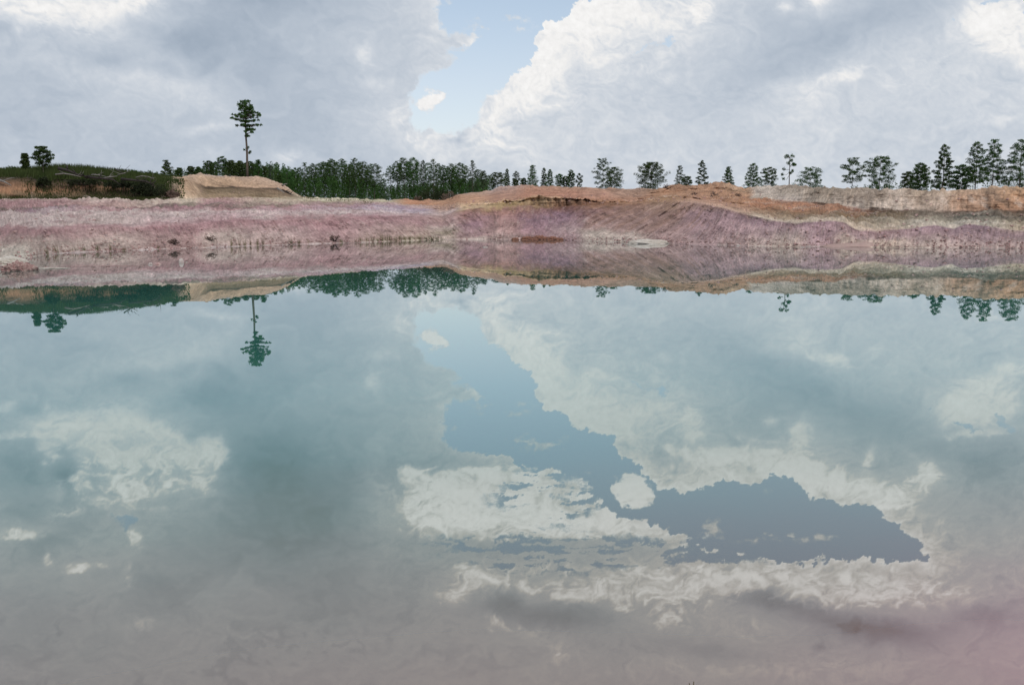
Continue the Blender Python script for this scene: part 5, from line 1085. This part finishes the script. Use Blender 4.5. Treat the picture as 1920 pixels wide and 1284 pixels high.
rock('white_islet', 'flat white clay islet rising from the water before the right wall', 1214, 457, 76, 9, M_WHITE, 'islet', depth=.5, seed=4, rough=.16, res=8)
rock('red_mound', 'dark red clay mound with pale clods on the spit at the left edge', 36, 507, 56, 20, M_RED, 'mound', depth=.7, seed=9, rough=.34, res=14, freq=3.0)
rock('white_clod', 'white clod at the right end of the red mound', 57, 505, 20, 7, M_WHITE, 'rock', depth=.8, seed=12, rough=.3)
rock('white_mound', 'pale mound of white clay behind the red mound at the left edge', 4, 498, 66, 18, M_WHITE, 'mound', depth=.8, seed=15, rough=.2, res=8, inset=2)
rock('sand_bar', 'thin pale sandbar reaching right from the red mound', 96, 503.5, 70, 1.8, M_WHITE, 'sandbar', depth=.25, seed=17, rough=.3, res=6)
rock('sand_bar', 'faint broken sandbar left of the white oval stone', 196, 499, 130, .8, M_TAN, 'sandbar', depth=.12, seed=19, rough=.4, res=6)
rock('white_stone', 'white egg-shaped stone standing in the water by the left shore', 340, 492.5, 9.5, 8.5, M_STONE, seed=21, rough=.08)
rock('small_stone', 'small pale stone, left one of two beside the white egg-shaped stone', 282, 496, 8, 3.6, M_STONE, seed=22, group='small stones in the left shallows')
rock('small_stone', 'small pinkish stone, right one of two beside the white egg-shaped stone', 297, 496, 11, 4, M_TAN, seed=25, group='small stones in the left shallows')
rock('small_stone', 'smallest stone just right of the white egg-shaped stone', 350, 492, 5, 1.2, M_STONE, seed=27, group='small stones in the left shallows')
for i, (x, y, w, h, lb) in enumerate([(1509, 459.5, 9, 2.5, 'pale slab at the foot of the purple wall, upper of the small heap'), (1515, 462, 12, 2.6, 'wide pale slab at the foot of the purple wall, lower of the small heap'),
        (1505, 463, 8, 2, 'small slab left of the wide pale slab'), (1474, 461.5, 7, 3, 'pale stone where the two purple walls meet'), (1385, 460, 9, 2.4, 'lone pale stone under the long purple wall'),
        (1892, 462, 12, 4, 'whitish stone at the foot of the wall near the right edge'), (910, 463, 10, 2, 'tiny pale stone in the water before the middle wall')]):
    rock('shore_stone', lb, x, y + .6, w, h, M_STONE, group='pale stones on the right shore', seed=30+i)
for i, (x, y, w, h, lb) in enumerate([(1012, 448.8, 26, 9, 'largest rusty red clay block at the foot of the middle wall'), (988, 449, 20, 7, 'rusty block left of the largest one'), (1036, 449.3, 20, 8, 'rusty block right of the largest one'),
        (966, 449.3, 14, 5, 'small brown block at the left end of the rusty heap'), (1050, 449.5, 12, 5, 'small brown block at the right end of the rusty heap'), (1002, 450, 10, 3.6, 'small pale-edged block in front of the largest rusty one')]):
    rock('rusty_block', lb, x, y + .8, w, h, M_RUST, 'clay block', group='rusty blocks at the foot of the middle wall', seed=50+i, rough=.5, res=8, depth=.6, freq=3.4)
# sand fans at the toe of the right wall
M_SAND = rock_mat('pale_sand', lin((180, 156, 146)), lin((168, 140, 134)), lin((150, 126, 118)), 0.8)
rock('sand_fan', 'low pale sand fan spreading from the right purple wall', 1645, 463.5, 180, 12, M_SAND, 'sand fan', depth=.5, seed=61, rough=.05, res=10, inset=2, peak=.8)
# tiny twig at the bottom edge of the photo
def twig():
    a, b = ray(1297, 1284); D = -H/b*0.995
    mb = MB(); mb.add(*tube([(0, 0, -.25), (.01, 0, -.02), (.015, .01, .035)], [.006, .005, .003], 6)); mb.add(*tube([(0, 0, -.2), (-.012, 0, 0), (-.016, 0, .03)], [.005, .004, .003], 6))
    o = mb.build('dry_twig', M_REED); o.location = (a*D, D, 0); tag(o, 'dry twig tip breaking the water at the bottom edge', 'twig')
twig()

# ---- loose clods: uncountable small lumps along the water's edge and on the benches
def rubble(name, label, n, pt, mat, r0, r1):
    cube = np.array([(-1, -1, -1), (1, -1, -1), (1, 1, -1), (-1, 1, -1), (-.8, -.8, 1), (.8, -.8, 1), (.8, .8, 1), (-.8, .8, 1)], float)
    fq = np.array([(0, 3, 2, 1), (4, 5, 6, 7), (0, 1, 5, 4), (1, 2, 6, 5), (2, 3, 7, 6), (3, 0, 4, 7)])
    V, Fc = [], []
    for i in range(n):
        p = pt(); r = r0 + (r1 - r0)*rng.random()**2.5
        a = rng.uniform(0, 6.283); ca, sa = math.cos(a), math.sin(a)
        q = cube*(1 + rng.normal(size=(8, 3))*.28)*np.array([r*rng.uniform(.8, 1.7), r, r*.6])
        q = np.stack([q[:, 0]*ca - q[:, 1]*sa, q[:, 0]*sa + q[:, 1]*ca, q[:, 2]], -1) + np.array([p[0], p[1], p[2] + r*.15])
        V.append(q); Fc.append(fq + 8*i)
    o = mesh_obj(name, np.concatenate(V), np.concatenate(Fc), mat)
    return tag(o, label, 'rubble', kind='stuff')
def shore_pt(lo=-.6, hi=1.6, side=None):
    while True:
        px = rng.uniform(-60, 1980)
        if rng.random() < float(np.interp(px, [0, 250, 330, 420, 640, 760, 850, 960, 1080, 1220, 1300, 1500, 1920], [.5, .8, 1, .5, .9, .7, .3, .6, 1, .8, .4, .4, .6])): break
    th = math.atan(ray(px, 455)[0]); r, _ = line_at(0, np.array([th])); r = float(r[0]) + rng.uniform(lo, hi)*rng.random() + .2
    X, Y = r*math.sin(th), r*math.cos(th)
    return X, Y, max(-.05, ground_z(X, Y))
rubble('shore_rubble', 'pale and pinkish clods scattered along the water line', 900, lambda: shore_pt(), M_TAN, .03, .11)
rubble('dark_rubble', 'dark red crumbs of clay lying just above the water line', 900, lambda: shore_pt(-.3, 2.6), M_RED, .03, .11)
def slope_pt():
    px = rng.uniform(-60, 1980); th = math.atan(ray(px, 400)[0]); k = rng.choice([0, 1, 2, 3], p=[.45, .25, .2, .1]); f = rng.random()
    ra, za = line_at(k, np.array([th])); rb, zb = line_at(k+1, np.array([th]))
    r = float(ra[0]*(1-f) + rb[0]*f); X, Y = r*math.sin(th), r*math.cos(th)
    return X, Y, ground_z(X, Y) + .12
rubble('bench_rubble', 'loose pale clods scattered over the slopes and benches', 1500, slope_pt, M_TAN, .03, .12)
